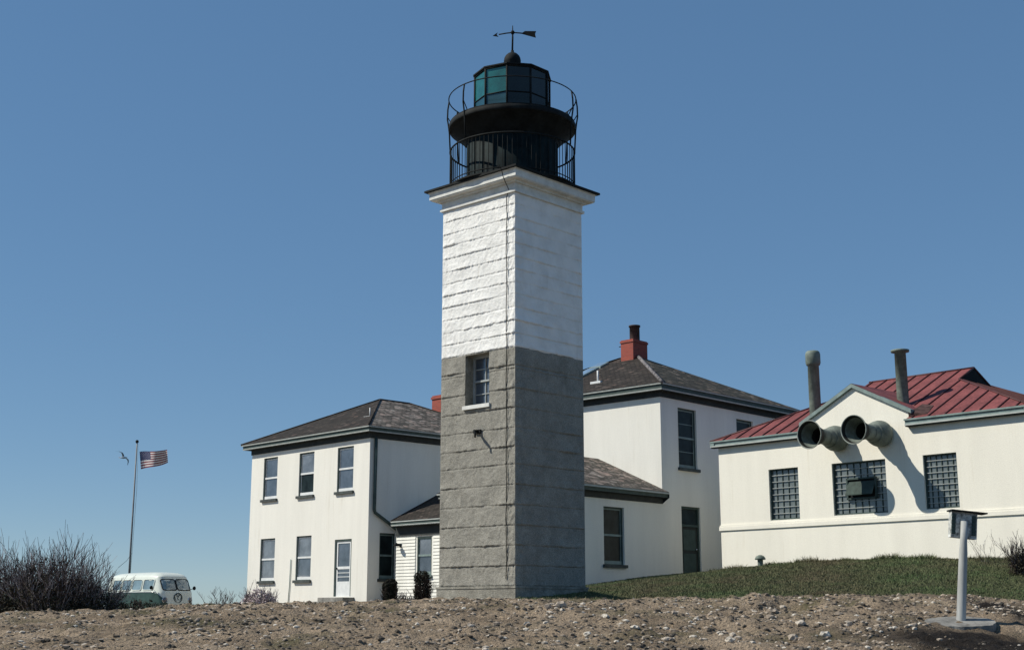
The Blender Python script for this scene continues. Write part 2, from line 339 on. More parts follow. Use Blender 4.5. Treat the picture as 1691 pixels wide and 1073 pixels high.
# ground sheet: fine in front, coarse beyond
def axis_pts(segs):
    out = []
    for a, b, s in segs: out += list(np.arange(a, b-1e-6, s))
    out.append(segs[-1][1]); return np.array(out)
gx = axis_pts([(-160, -40, 8), (-40, -11, 1), (-11, 11, .08), (11, 40, 1), (40, 160, 8)])
gy = axis_pts([(-30, 10, 4), (10, 15, .5), (15, 27.5, .08), (27.5, 48, .4), (48, 80, 1.5), (80, 170, 8)])
GX, GY = np.meshgrid(gx, gy)
GZ = height(GX, GY)
fine = (np.abs(GX) < 11.5) & (GY > 14.5) & (GY < 28)
bump = np.zeros_like(GZ)
for i, j in zip(*np.nonzero(fine)):
    x, y = GX[i, j], GY[i, j]
    bump[i, j] = .06*fbm(x*.9, y*.9, 3, 3)+.06*fbm(x*2.6, y*2.6, 8, 4)+.05*fbm(x*6., y*6., 1, 3)
mask = np.clip((GY-15)/1.5, 0, 1)*np.clip((27.3-GY)/1.0, .25, 1)*np.clip((11-np.abs(GX))/1, 0, 1)
GZ = GZ+bump*mask
ny, nx = GZ.shape
idx = np.arange(nx*ny).reshape(ny, nx)
GF = np.stack([idx[:-1, :-1], idx[:-1, 1:], idx[1:, 1:], idx[1:, :-1]], -1).reshape(-1, 4)
def ground_mat():
    m = bpy.data.materials.new('gravel_and_turf'); m.use_nodes = True; t = m.node_tree; b = t.nodes['Principled BSDF']
    b.inputs['Roughness'].default_value = .95; b.inputs['Specular IOR Level'].default_value = .15
    tc = t.nodes.new('ShaderNodeTexCoord')
    def noise(sc, det=6):
        n = t.nodes.new('ShaderNodeTexNoise'); n.inputs['Scale'].default_value = sc; n.inputs['Detail'].default_value = det; n.inputs['Roughness'].default_value = .65; t.links.new(tc.outputs['Object'], n.inputs['Vector']); return n
    def ramp(src, stops):
        r = t.nodes.new('ShaderNodeValToRGB')
        while len(r.color_ramp.elements) < len(stops): r.color_ramp.elements.new(.5)
        for e, (p, c) in zip(r.color_ramp.elements, stops): e.position = p; e.color = (*c, 1)
        t.links.new(src, r.inputs[0]); return r
    def mix(f, a, c, mode='MIX'):
        x = t.nodes.new('ShaderNodeMix'); x.data_type = 'RGBA'; x.blend_type = mode
        if isinstance(f, float): x.inputs[0].default_value = f
        else: t.links.new(f, x.inputs[0])
        t.links.new(a, x.inputs[6]); t.links.new(c, x.inputs[7]); return x.outputs[2]
    grav = ramp(noise(.8).outputs['Fac'], [(.3, (.17, .132, .094)), (.5, (.30, .235, .168)), (.68, (.40, .32, .235))])
    peb = ramp(noise(26, 3).outputs['Fac'], [(.32, (.45, .45, .47)), (.5, (1, 1, 1)), (.7, (1.35, 1.3, 1.25))])
    c1 = mix(1., grav.outputs[0], peb.outputs[0], 'MULTIPLY')
    moss = ramp(noise(.55, 5).outputs['Fac'], [(.52, (0, 0, 0)), (.66, (.75, .75, .75))])
    mc = ramp(noise(14).outputs['Fac'], [(.3, (.045, .05, .025)), (.7, (.12, .115, .06))])
    c1 = mix(moss.outputs[0], c1, mc.outputs[0])
    wa = t.nodes.new('ShaderNodeAttribute'); wa.attribute_name = 'dark_area'
    wc = ramp(noise(10).outputs['Fac'], [(.3, (.012, .010, .009)), (.7, (.035, .029, .024))])
    c1 = mix(wa.outputs['Fac'], c1, wc.outputs[0])
    tf = ramp(noise(3.).outputs['Fac'], [(.3, (.085, .07, .045)), (.5, (.062, .072, .034)), (.75, (.09, .10, .048))])
    ga = t.nodes.new('ShaderNodeAttribute'); ga.attribute_name = 'turf'
    col = mix(ga.outputs['Fac'], c1, tf.outputs[0]); t.links.new(col, b.inputs['Base Color'])
    bp = t.nodes.new('ShaderNodeBump'); bp.inputs['Strength'].default_value = 1.; bp.inputs['Distance'].default_value = .08
    t.links.new(noise(24, 6).outputs['Fac'], bp.inputs['Height']); t.links.new(bp.outputs[0], b.inputs['Normal'])
    return m
ground = npmesh('ground', np.stack([GX, GY, GZ], -1).reshape(-1, 3), GF, ground_mat())
tag(ground, kind='structure')
def fatt(me, name, arr):
    a = me.attributes.new(name, 'FLOAT', 'POINT'); a.data.foreach_set('value', np.asarray(arr, np.float32).ravel())
dark_noise = np.zeros_like(GZ)
for i, j in zip(*np.nonzero(fine & (GX > 4))): dark_noise[i, j] = fbm(GX[i, j]*1.3, GY[i, j]*1.3, 5, 4)
dark_area = np.clip(2.2-np.hypot((GX-6.75)/1.15, (GY-18.2)/.85)+dark_noise*.5, 0, 1)*(GY < 20.0)  # ground darkened at the lower right and along the right edge
dark_area = np.maximum(dark_area, np.clip(1.5-np.hypot((GX-8.2)/.5, (GY-22.2)/2.5)+dark_noise*.6, 0, 1))
tn = np.array([[fbm(x*.7, y*.7, 2, 3) if (15 < y < 60 and abs(x) < 25) else 0 for x in gx] for y in gy]) if False else 0
fatt(ground.data, 'turf', np.maximum(grass_w(GX, GY), np.clip((GY-70)/10, 0, 1))); fatt(ground.data, 'dark_area', dark_area)
sea = MB(); sea.face([(-9000, -9000, -4.5), (9000, -9000, -4.5), (9000, 9000, -4.5), (-9000, 9000, -4.5)])
tag(sea.build('sea', mat('sea_water', (.03, .07, .09), .15, .2, .05, bump=.3, bscale=.6, spec=.5)), kind='structure')

# ------------------------------------------------------------------ stones
def rock_verts(sub, seed, amp=.28):
    import bmesh
    bm = bmesh.new(); bmesh.ops.create_icosphere(bm, subdivisions=sub, radius=1)
    v = np.array([q.co[:] for q in bm.verts]); f = np.array([[q.index for q in p.verts] for p in bm.faces]); bm.free()
    for i in range(len(v)):
        v[i] *= 1+amp*mnoise.noise(Vector(v[i])*1.4+Vector((seed*9.1, 0, 0)))*1.6
    v *= np.array([1, random.uniform(.65, .95), random.uniform(.45, .75)])
    return v, f
def stone_mat(name, stops):
    m = bpy.data.materials.new(name); m.use_nodes = True; t = m.node_tree; b = t.nodes['Principled BSDF']; b.inputs['Roughness'].default_value = .95; b.inputs['Specular IOR Level'].default_value = .15
    a = t.nodes.new('ShaderNodeAttribute'); a.attribute_name = 'tone'
    r = t.nodes.new('ShaderNodeValToRGB')
    while len(r.color_ramp.elements) < len(stops): r.color_ramp.elements.new(.5)
    for e, (p, c) in zip(r.color_ramp.elements, stops): e.position = p; e.color = (*c, 1)
    t.links.new(a.outputs['Fac'], r.inputs[0])
    tc = t.nodes.new('ShaderNodeTexCoord'); n = t.nodes.new('ShaderNodeTexNoise'); n.inputs['Scale'].default_value = 18; n.inputs['Detail'].default_value = 5; t.links.new(tc.outputs['Object'], n.inputs['Vector'])
    mr = t.nodes.new('ShaderNodeMapRange'); mr.inputs[1].default_value = .3; mr.inputs[2].default_value = .7; mr.inputs[3].default_value = .7; mr.inputs[4].default_value = 1.2; t.links.new(n.outputs['Fac'], mr.inputs[0])
    mx = t.nodes.new('ShaderNodeMix'); mx.data_type = 'RGBA'; mx.blend_type = 'MULTIPLY'; mx.inputs[0].default_value = 1
    t.links.new(r.outputs[0], mx.inputs[6]); t.links.new(mr.outputs[0], mx.inputs[7]); t.links.new(mx.outputs[2], b.inputs['Base Color'])
    return m
SM = stone_mat('stone', [(0, (.06, .055, .048)), (.4, (.19, .155, .12)), (.7, (.36, .30, .24)), (1, (.60, .56, .49))])
protos = [rock_verts(1, k) for k in range(6)]
def scatter(name, n, sampler, size, seed):
    g = np.random.default_rng(seed); V = []; Fc = []; T = []; off = 0
    P = sampler(g, n)
    for x, y in P:
        v, f = protos[g.integers(6)]
        r = size(g); a = g.uniform(0, 6.28); ca, sa = math.cos(a), math.sin(a)
        vv = v*r; vv = np.stack([vv[:, 0]*ca-vv[:, 1]*sa, vv[:, 0]*sa+vv[:, 1]*ca, vv[:, 2]], -1)
        vv = vv+np.array([x, y, 0]); V.append(vv); Fc.append(f+off); off += len(v); T.append(np.full(len(v), g.uniform()**1.9))
    V = np.concatenate(V); z = height(P[:, 0], P[:, 1])
    # sit on the bumped sheet
    iz = sample_ground(P[:, 0], P[:, 1]); V[:, 2] += np.repeat(iz, [len(x) for x in T])
    o = npmesh(name, V, np.concatenate(Fc), SM, smooth=False); fatt(o.data, 'tone', np.concatenate(T)); return o
def sample_ground(x, y):
    i = np.clip(np.searchsorted(gy, y)-1, 0, ny-2); j = np.clip(np.searchsorted(gx, x)-1, 0, nx-2)
    ty = (y-gy[i])/(gy[i+1]-gy[i]); tx = (x-gx[j])/(gx[j+1]-gx[j])
    return GZ[i, j]*(1-tx)*(1-ty)+GZ[i, j+1]*tx*(1-ty)+GZ[i+1, j]*(1-tx)*ty+GZ[i+1, j+1]*tx*ty
def samp(g, n):
    y = g.uniform(15.3, 26.3, n*3); u = g.uniform(-.42, .42, n*3)
    p = np.array([fbm(a*b*.8, b*.8, 4, 3) for a, b in zip(u, y)])
    keep = p+g.uniform(-.6, .6, n*3)+u*.5 > -.15
    keep &= ~((np.hypot(u*y-7.4, y-19.6) < 1.3))
    keep &= ~((np.hypot((u*y-6.65)/1.6, (y-18.2)/1.2) < 1) & (g.uniform(size=n*3) > .12)); q = np.stack([u*y, y], -1)[keep][:n]; return q
st = scatter('gravel_stones', 26000, samp, lambda g: .010+.05*g.uniform()**3.2, 3)
tag(st, 'small loose stones and gravel covering the bank in the foreground', 'gravel', kind='stuff')
def sample_pt(x, y): return float(sample_ground(np.array([x]), np.array([y]))[0])
# bigger rocks, each its own thing
big = []
g = np.random.default_rng(11)
for px, py, s in [(905, 1003, .13), (925, 1000, .16), (942, 1005, .11), (1000, 1017, .12), (1113, 1012, .10), (1275, 1010, .15), (1292, 1004, .10), (1322, 1030, .14), (1362, 1048, .13), (1270, 1020, .13), (1400, 1030, .12), (1210, 1050, .11),
                  (1100, 1055, .10), (970, 1048, .11), (870, 1030, .09), (1450, 1035, .09), (338, 1012, .08), (560, 1020, .08), (1048, 1038, .10), (1150, 1022, .09), (1310, 1055, .12), (1385, 1015, .11), (760, 1040, .07), (670, 1052, .07), (1205, 1057, .10), (1495, 1000, .07)]:
    # march the sight line to the ground
    y = 15.
    while y < 27:
        p = at(px, py, y)
        if p.z <= sample_pt(p.x, p.y)+.01: break
        y += .05
    big.append((p.x, p.y, s*.62))
rock_words = ['pale', 'grey', 'brown-grey']
for k, (x, y, s) in enumerate(big):
    v, f = rock_verts(2, 20+k, .34); a = random.uniform(0, 6.28); ca, sa = math.cos(a), math.sin(a)
    v = v*s; v = np.stack([v[:, 0]*ca-v[:, 1]*sa, v[:, 0]*sa+v[:, 1]*ca, v[:, 2]], -1)
    z = sample_pt(x, y)+s*.12
    o = npmesh('rock', v+np.array([x, y, z]), f, SM, org=(x, y, z), smooth=False)
    tone = random.uniform(.55, 1); fatt(o.data, 'tone', np.full(len(v), tone))
    big[k] = (x, y, s, o)

# ------------------------------------------------------------------ lighthouse
tctr = Vector((TC[0], TC[1], 0))+(Vector((*TA, 0))+Vector((*TB, 0)))*TW/2
LT = thing('lighthouse', (tctr.x, tctr.y, TBASE), 'tall square lighthouse, white above grey granite, with a black lantern on top', 'lighthouse')
frL = frame(TC, TA, (-TB[0], -TB[1])); frR = frame(TC, TB, (-TA[0], -TA[1]))
def tower_sq(h, z0, z1, mb, mi=0):   # square block about the tower axis, half width h
    A = Vector((*TA, 0)); B = Vector((*TB, 0)); c = tctr
    P = [c-A*h-B*h, c-A*h+B*h, c+A*h+B*h, c+A*h-B*h]
    mb.hexa([p+Vector((0, 0, z0)) for p in P]+[p+Vector((0, 0, z1)) for p in P], mi)
ZB, ZT = .62, 12.86
rr = random.Random(5)
joints = [.705]
z = .705
while z < 7.2: z += rr.uniform(.53, .61); joints.append(z)
joints[-1] = 7.26; joints.append(7.83); z = 7.83
while z < 12.5: z += rr.uniform(.385, .44); joints.append(z)
joints.append(13.5); J = np.array(joints)
def face_disp(s, z, seed):
    i = int(np.searchsorted(J, z)-1); i = max(0, min(i, len(J)-2))
    t = (z-J[i])/(J[i+1]-J[i]); hgt = J[i+1]-J[i]
    e = mnoise.noise(Vector((s*1.1+i*13.7+seed*31, i*3.1, seed)))+.45*mnoise.noise(Vector((s*4.1+i*7.7, i*1.3, seed)))
    amp = .6+.7*((i*0.618+seed*.3) % 1)
    wob = .014*mnoise.noise(Vector((s*4.5, i*2.3, seed+4)))+.03*mnoise.noise(Vector((s*13, i*2.3, seed+4)))+.016*mnoise.noise(Vector((s*29, i*2.3, seed+4)))
    tt = (z-J[i]-wob)/hgt
    led = max(0, e*.8+.34)*.062*amp*max(0, 1-max(tt, 0))**2.6 if tt > 0 else 0
    d = led
    d += .010*fbm(s*2.2, z*2.2, seed+i*2.7, 4)+.009*fbm(s*9, z*9, seed, 3)
    dj = min(abs(z-J[i]-wob), abs(J[i+1]-z))
    d -= .034*max(0, 1-dj/.026)*(.5+.5*max(0, min(1, .5+1.5*e)))
    for sv in (.335, TW-.22):     # draft lines near the corners
        d -= .014*max(0, 1-abs(s-sv-.03*mnoise.noise(Vector((z*2.3, sv, seed))))/.03)*max(0, .4+mnoise.noise(Vector((z*1.9, sv*5, seed+2))))
    if s < .33: d += .022*fbm(s*7, z*3.5, seed+9, 4)
    ed = min(s, TW-s); return d*min(1, ed/.05)
def granite_face(name, fr, seed, hole, flip):
    ss = np.unique(np.round(np.concatenate([np.linspace(0, TW, 111), [hole[0], hole[1]] if hole else []]), 4))
    zz = np.unique(np.round(np.concatenate([np.arange(ZB, ZT, .02), [ZT], [hole[2], hole[3]] if hole else []]), 4))
    V = [tuple(fr(s, face_disp(s, z, seed), z)) for z in zz for s in ss]
    n = len(ss); F = []
    for j in range(len(zz)-1):
        for i in range(n-1):
            if hole and hole[0] < (ss[i]+ss[i+1])/2 < hole[1] and hole[2] < (zz[j]+zz[j+1])/2 < hole[3]: continue
            q = (j*n+i, j*n+i+1, (j+1)*n+i+1, (j+1)*n+i); F.append(q[::-1] if flip else q)
    return V, F
HOLE = (1.08, 2.12, 6.2, 7.80)
V1, F1 = granite_face('left', frL, 1, HOLE, True)
V2, F2 = granite_face('right', frR, 2, None, False)
A3 = Vector((*TA, 0)); B3 = Vector((*TB, 0)); c3 = Vector((TC[0], TC[1], 0)); k0 = len(V1)+len(V2)
P = [c3+A3*TW, c3+A3*TW+B3*TW, c3+B3*TW]
V3 = [tuple(p+Vector((0, 0, z))) for z in (ZB, ZT) for p in P]
F3 = [(k0+1, k0, k0+3, k0+4), (k0+2, k0+1, k0+4, k0+5)]
npmesh('tower_shaft', np.array(V1+V2+V3), np.array(F1+[tuple(i+len(V1) for i in q) for q in F2]+F3), M['granite'], LT)
# window recess, sash, sill
mb = MB(); a, b, c, d = HOLE; D = .42
mb.face([frL(a, .0, c), frL(a, .0, d), frL(a, -D, d), frL(a, -D, c)]); mb.face([frL(b, .0, c), frL(b, .0, d), frL(b, -D, d), frL(b, -D, c)])
mb.face([frL(a, .0, c), frL(b, .0, c), frL(b, -D, c), frL(a, -D, c)]); mb.face([frL(a, .0, d), frL(b, .0, d), frL(b, -D, d), frL(a, -D, d)])
mb.build('window_reveal', M['plinth'], LT)
mb = MB()
for s0, s1, z0, z1 in ((a, a+.07, c, d), (b-.07, b, c, d), (a+.07, b-.07, c, c+.09), (a+.07, b-.07, d-.07, d)): mb.box(frL, s0, s1, -D+.012, -D+.07, z0, z1)
mid = (c+d)/2-.03
for z0, hh, n1 in ((mid, .055, .085), (mid+.40, .025, .05), (mid-.39, .025, .05)): mb.box(frL, a+.07, b-.07, -D+.014, -D+n1, z0, z0+hh)
mb.box(frL, (a+b)/2-.012, (a+b)/2+.012, -D+.016, -D+.045, c+.09, d-.07)
win = mb.build('window', mat('grey_sash', (.40, .43, .43), .6), LT); mb = MB(); mb.box(frL, a+.01, b-.01, -D-.05, -D+.01, c+.01, d-.01); mb.build('pane', M['pane'], win)
mb = MB(); mb.box(frL, a-.07, b+.05, -D, .09, c-.12, c-.002); mb.build('sill', M['cornice'], win)
mb = MB(); tower_sq(TW/2+.055, -.4, .64, mb); tower_sq(TW/2+.075, .64, .705, mb)
mb.build('plinth', M['plinth'], LT)
# lightning cable running down by the corner
mb = MB(); pts = [frL(.1, .62, 13.47), frL(.12, .47, 13.32), frL(.16, .36, 13.14), frL(.2, .06, 12.8)]
for z in np.arange(12.6, .7, -.3): pts.append(frL(.325+.012*math.sin(z*3)+.01*math.sin(z*7.7), .035, z))
mb.tube(pts, .013, 5); mb.build('lightning_cable', M['dk'], LT)
mb = MB(); mb.tube([frL(1.52, -.02, 5.36), frL(1.5, .22, 5.36), frL(1.36, .34, 5.28)], .045, 8); mb.box(frL, 1.4, 1.66, 0, .06, 5.3, 5.42); mb.tube([frL(1.36, .33, 5.30), frL(1.34, .34, 5.14)], .03, 6); mb.build('iron_bracket', M['dk'], LT)
# cornice and deck
mb = MB(); h = TW/2
tower_sq(h+.075, 12.72, 12.80, mb); tower_sq(h+.03, 12.80, 13.02, mb); tower_sq(h+.12, 13.02, 13.09, mb); tower_sq(h+.30, 13.09, 13.12, mb); tower_sq(h+.325, 13.12, 13.34, mb); tower_sq(h+.36, 13.34, 13.365, mb)
mb.build('cornice', M['cornice'], LT)
mb = MB(); tower_sq(h+.447, 13.367, 13.43, mb); mb.lathe([(0, 13.43), (2.13, 13.43), (2.13, 13.475), (0, 13.475)], (tctr.x, tctr.y, 0), n=64, smooth=False)
mb.build('lower_gallery_deck', M['dk'], LT)
T0 = Vector((tctr.x, tctr.y, 0))
def polar(r, ang, z): return T0+Vector((r*math.sin(ang), -r*math.cos(ang), z))
# watch room
mb = MB(); mb.lathe([(1.5, 13.475), (1.5, 15.35), (1.43, 15.36)], T0, n=48)
for k in range(24):
    a = 2*math.pi*k/24+.1; mb.tube([polar(1.505, a, 13.5), polar(1.505, a, 15.2)], .022, 4, smooth=False)
mb.lathe([(1.5, 13.5), (1.56, 13.5), (1.56, 13.62), (1.5, 13.64)], T0, n=48)
mb.build('watch_room', M['teal_panel'], LT)
# upper deck with curved underside
mb = MB(); mb.lathe([(1.5, 14.98), (1.53, 15.05), (1.76, 15.27), (2.0, 15.48), (2.06, 15.52), (2.10, 15.53), (2.115, 15.56), (2.115, 15.68), (2.09, 15.70)], T0, n=64)
mb.lathe([(2.09, 15.70), (2.09, 15.74), (0, 15.74)], T0, n=64, smooth=False)
mb.build('upper_gallery_deck', M['dk'], LT)
# railings
def ring(mb, r, z, t, n=72): mb.tube([polar(r, 2*math.pi*k/n, z) for k in range(n)]+[polar(r, 0, z)], t, 6, cap=False)
mb = MB(); ring(mb, 2.06, 14.76, .03); ring(mb, 2.06, 13.60, .018)
low = mb.build('lower_railing', M['dk'], LT)
mb = MB(); mb.tube([polar(2.06, 0, 13.475), polar(2.06, 0, 14.74)], .0125, 5, cap=False); b0 = mb.build('baluster', M['dk'], low)
b0.data.transform(__import__('mathutils').Matrix.Translation(-(T0-ORI[LT.name]))); b0.location = T0-ORI[LT.name]
for k in range(1, 84):
    o = b0.copy(); COL.objects.link(o); o.parent = low; o.rotation_euler.z = 2*math.pi*k/84
mb = MB(); ring(mb, 2.12, 16.62, .019)
upr = mb.build('upper_railing', M['dk'], LT)
mb = MB(); mb.tube([polar(2.06, 0, 14.74), polar(2.10, 0, 15.5), polar(2.13, 0, 15.75), polar(2.17, 0, 16.0), polar(2.16, 0, 16.35), polar(2.12, 0, 16.62)], .026, 6)
mb.tube([polar(2.15, 0, 16.05), polar(1.98, 0, 15.76)], .017, 5); p0 = mb.build('post', M['dk'], upr)
p0.data.transform(__import__('mathutils').Matrix.Translation(-(T0-ORI[LT.name]))); p0.location = T0-ORI[LT.name]
PA = [R(v) for v in (-93, -47, 66, 86, 118, 152, 180, 208, 242)]
for k, a in enumerate(PA):
    o = p0 if k == 0 else p0.copy()
    if k: COL.objects.link(o); o.parent = upr
    o.rotation_euler.z = a
# lantern: ten sides
A0 = R(-8); NS = 10
def lv(k, r, z): return polar(r, A0+k*2*math.pi/NS, z)
mb = MB(); RL = 1.27
for k in range(NS):
    mb.tube([lv(k, RL, 15.74), lv(k, RL, 17.39)], .036, 6)
    for z, t in ((15.95, .03), (16.47, .02), (17.37, .03)): mb.tube([lv(k, RL, z), lv(k+1, RL, z)], t, 5)
    q = [lv(k, RL+.02, 15.74), lv(k+1, RL+.02, 15.74), lv(k+1, RL+.02, 15.93), lv(k, RL+.02, 15.93)]; mb.face(q)
lr = mb.build('lantern_room', M['dk'], LT)
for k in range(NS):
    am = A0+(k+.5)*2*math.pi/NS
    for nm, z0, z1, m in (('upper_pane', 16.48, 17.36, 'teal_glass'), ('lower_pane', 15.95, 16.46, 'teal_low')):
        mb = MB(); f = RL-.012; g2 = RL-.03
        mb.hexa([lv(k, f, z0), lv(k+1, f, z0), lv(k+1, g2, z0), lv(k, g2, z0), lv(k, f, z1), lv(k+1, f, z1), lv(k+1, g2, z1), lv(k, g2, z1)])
        mb.build(nm, M[m if k not in (0, 1, 2) else 'lantern_shaded'], lr)  # right-hand panes take a near-black glass, their shade put into its colour
mb = MB(); mb.lathe([(0, 17.39), (1.31, 17.39), (1.33, 17.40), (1.33, 17.445), (.9, 17.62), (.3, 17.87), (.2, 17.88), (0, 17.88)], T0, n=NS, smooth=False, a0=A0-math.pi/2)
roof = mb.build('lantern_roof', M['dk'], LT)
mb = MB(); mb.lathe([(.24, 17.82), (.25, 17.90), (.285, 17.98), (.287, 18.05), (.27, 18.14), (.23, 18.22), (.16, 18.29), (.06, 18.335), (.05, 18.42), (0, 18.42)], T0, n=24); mb.build('vent_ball', M['dk'], roof)
# weather vane
mb = MB(); mb.tube([T0+Vector((0, 0, 18.4)), T0+Vector((.01, 0, 18.9)), T0+Vector((.01, 0, 19.32))], [.032, .03, .012], 8)
mb.lathe([(0, -.07), (.05, -.055), (.075, 0), (.05, .055), (0, .07)], T0+Vector((.01, 0, 19.07)), n=16)
wv = mb.build('weather_vane', M['dk'], LT)
def vane(x, z, y=0): return T0+Vector((x, y-.15*x, z))
mb = MB(); mb.tube([vane(-.46, 19.03), vane(-.2, 19.06), vane(0, 19.07), vane(.28, 19.03), vane(.42, 19.0)], .022, 6)
def plate(pts, t=.014):
    n = len(pts); F_ = [vane(x, z, -t) for x, z in pts]; K_ = [vane(x, z, t) for x, z in pts]
    mb.face(F_); mb.face(K_[::-1])
    for i in range(n): mb.face([F_[i], K_[i], K_[(i+1) % n], F_[(i+1) % n]])
plate([(-.66, 18.995), (-.50, 19.10), (-.53, 19.02), (-.47, 18.95)]); mb.build('arrow', M['dk'], wv)
mb = MB(); plate([(.30, 19.01), (.42, 19.09), (.80, 19.06), (.765, 18.96), (.79, 18.83), (.46, 18.95)]); mb.build('tail_fin', M['dk'], wv)

LT.location = (tctr.x*KT, tctr.y*KT, TBASE*KT); LT.scale = (KT, KT, KT)   # scaled down and nearer so its shadow lands behind the bank: 2.2 m square, about 9 m to the cornice

# ------------------------------------------------------------------ house helpers
def house_pt(C, A, B): 
    C = Vector((*C, 0)); A = Vector((*A, 0)); B = Vector((*B, 0))
    return lambda u, v, z: C+A*u+B*v+Vector((0, 0, z))
def rect_sweep(mb, P, u0, u1, v0, v1, prof, mis=None, sides=(0, 1, 2, 3)):
    def cor(o): return [(u0-o, v0-o), (u1+o, v0-o), (u1+o, v1+o), (u0-o, v1+o)]
    n = len(prof)
    for j in range(n-1):
        (o0, z0), (o1, z1) = prof[j], prof[j+1]; c0, c1 = cor(o0), cor(o1)
        for k in sides:
            m = (k+1) % 4
            mb.face([P(*c0[k], z0), P(*c1[k], z1), P(*c1[m], z1), P(*c0[m], z0)], mis[j] if mis else 0)
LIP = mat('pale_eave_edge', (.46, .49, .47), .6, .1, 5)
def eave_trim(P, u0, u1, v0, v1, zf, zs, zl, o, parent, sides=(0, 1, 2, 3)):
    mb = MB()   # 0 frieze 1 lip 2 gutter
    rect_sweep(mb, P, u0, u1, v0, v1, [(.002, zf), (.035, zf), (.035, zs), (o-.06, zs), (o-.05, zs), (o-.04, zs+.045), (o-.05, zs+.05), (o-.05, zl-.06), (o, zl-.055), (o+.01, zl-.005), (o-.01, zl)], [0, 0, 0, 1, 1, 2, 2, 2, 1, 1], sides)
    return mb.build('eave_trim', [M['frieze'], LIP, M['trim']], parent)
def window(parent, fr, s0, s1, z0, z1, depth=.08, sillm='sill', frame_m='sash', up='pane', lo='pane', bars=0, name='window', side=1, outer='trim'):
    mb = MB(); n = -depth; w = .05
    # dark outer frame then sash rails
    for q in ((s0, s0+w, z0, z1), (s1-w, s1, z0, z1), (s0+w, s1-w, z1-w, z1), (s0+w, s1-w, z0, z0+.02)): mb.box(fr, q[0], q[1], n-.03, n+.045, q[2], q[3], 1)
    zm = (z0+z1)/2+.02; i0, i1 = s0+w, s1-w
    mb.box(fr, i0, i1, n-.02, n+.03, z0+.02, z0+.13, 0); mb.box(fr, i0, i1, n-.02, n+.032, zm-.035, zm+.035, 0)
    mb.box(fr, i0, i1, n-.02, n+.012, z1-w-.045, z1-w, 0)
    for q in (i0, i1-.035): mb.box(fr, q, q+.035, n-.02, n+.008, z0+.13, zm-.035, 0); mb.box(fr, q, q+.035, n-.02, n+.008, zm+.035, z1-w-.045, 0)
    for k in range(bars):
        for za, zb in ((z0+.13, zm-.035), (zm+.035, z1-w-.045)):
            zz = za+(zb-za)*(k+1)/(bars+1); mb.box(fr, i0+.035, i1-.035, n-.015, n+.004, zz-.012, zz+.012, 0)
    wd = mb.build(name, [M[frame_m], M[outer]], parent)
    mb = MB(); mb.box(fr, i0+.03, i1-.03, n-.04, n-.005, zm+.03, z1-w-.04); mb.build('upper_pane', M[up], wd)
    mb = MB(); mb.box(fr, i0+.03, i1-.03, n-.04, n-.005, z0+.125, zm-.03); mb.build('lower_pane', M[lo], wd)
    if sillm:
        mb = MB(); mb.box(fr, s0-.07, s1+.07, n, .09, z0-.105, z0-.001); mb.build('sill', M[sillm], wd)
    return wd

# ------------------------------------------------------------------ two-storey keeper's house on the left
PL = house_pt(LC, LA, LB); fLs = frame(LC, LA, (-LB[0], -LB[1])); fLr = frame(LC, LB, (-LA[0], -LA[1]))
LU, LV = 8.1, 8.8
KH = thing('keeper_house', PL(LU/2, LV/2, .25), 'white two-storey house with a dark hip roof and sunlit front door, left of the lighthouse', 'house')
wins = [(6.17, 7.18, 4.48, 6.20), (3.60, 4.62, 4.48, 6.20), (1.01, 2.04, 4.48, 6.20), (6.15, 7.20, 1.17, 2.88), (3.62, 4.64, 1.17, 2.89)]
door = (1.0, 2.07, .52, 2.66)
rw = (.55, 1.30, 1.16, 2.86)
mb = MB(); zt = 6.66
wall(mb, fLs, 0, LU, -.4, zt, [*wins, door], .08); wall(mb, fLr, 0, LV, -.4, zt, [rw], .08)
fLb = frame((PL(0, LV, 0).x, PL(0, LV, 0).y), LA, LB); fLf = frame((PL(LU, 0, 0).x, PL(LU, 0, 0).y), LB, LA)
wall(mb, fLb, 0, LU, -.4, zt); wall(mb, fLf, 0, LV, -.4, zt)
mb.build('walls', M['stucco'], KH)
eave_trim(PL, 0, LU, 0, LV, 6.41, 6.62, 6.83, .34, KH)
def hip_roof(P, u0, u1, v0, v1, o, ze, r0, r1, parent, mis, mats, axis='v'):
    mb = MB(); c = [P(u0-o, v0-o, ze), P(u1+o, v0-o, ze), P(u1+o, v1+o, ze), P(u0-o, v1+o, ze)]; a, b = P(*r0), P(*r1)
    if axis == 'v': fs = [(c[1], c[0], a), (c[2], c[1], a, b), (c[3], c[2], b), (c[0], c[3], b, a)]
    else: fs = [(c[1], c[0], a, b), (c[2], c[1], b), (c[3], c[2], b, a), (c[0], c[3], a)]
    for f, m in zip(fs, mis): mb.face(f, m)
    return mb.build('roof', mats, parent)
lroof = hip_roof(PL, 0, LU, 0, LV, .36, 6.835, (4.05, 3.6, 8.72), (4.05, 5.2, 8.72), KH, (0, 0, 0, 1), [M['shdark'], M['shpale']])
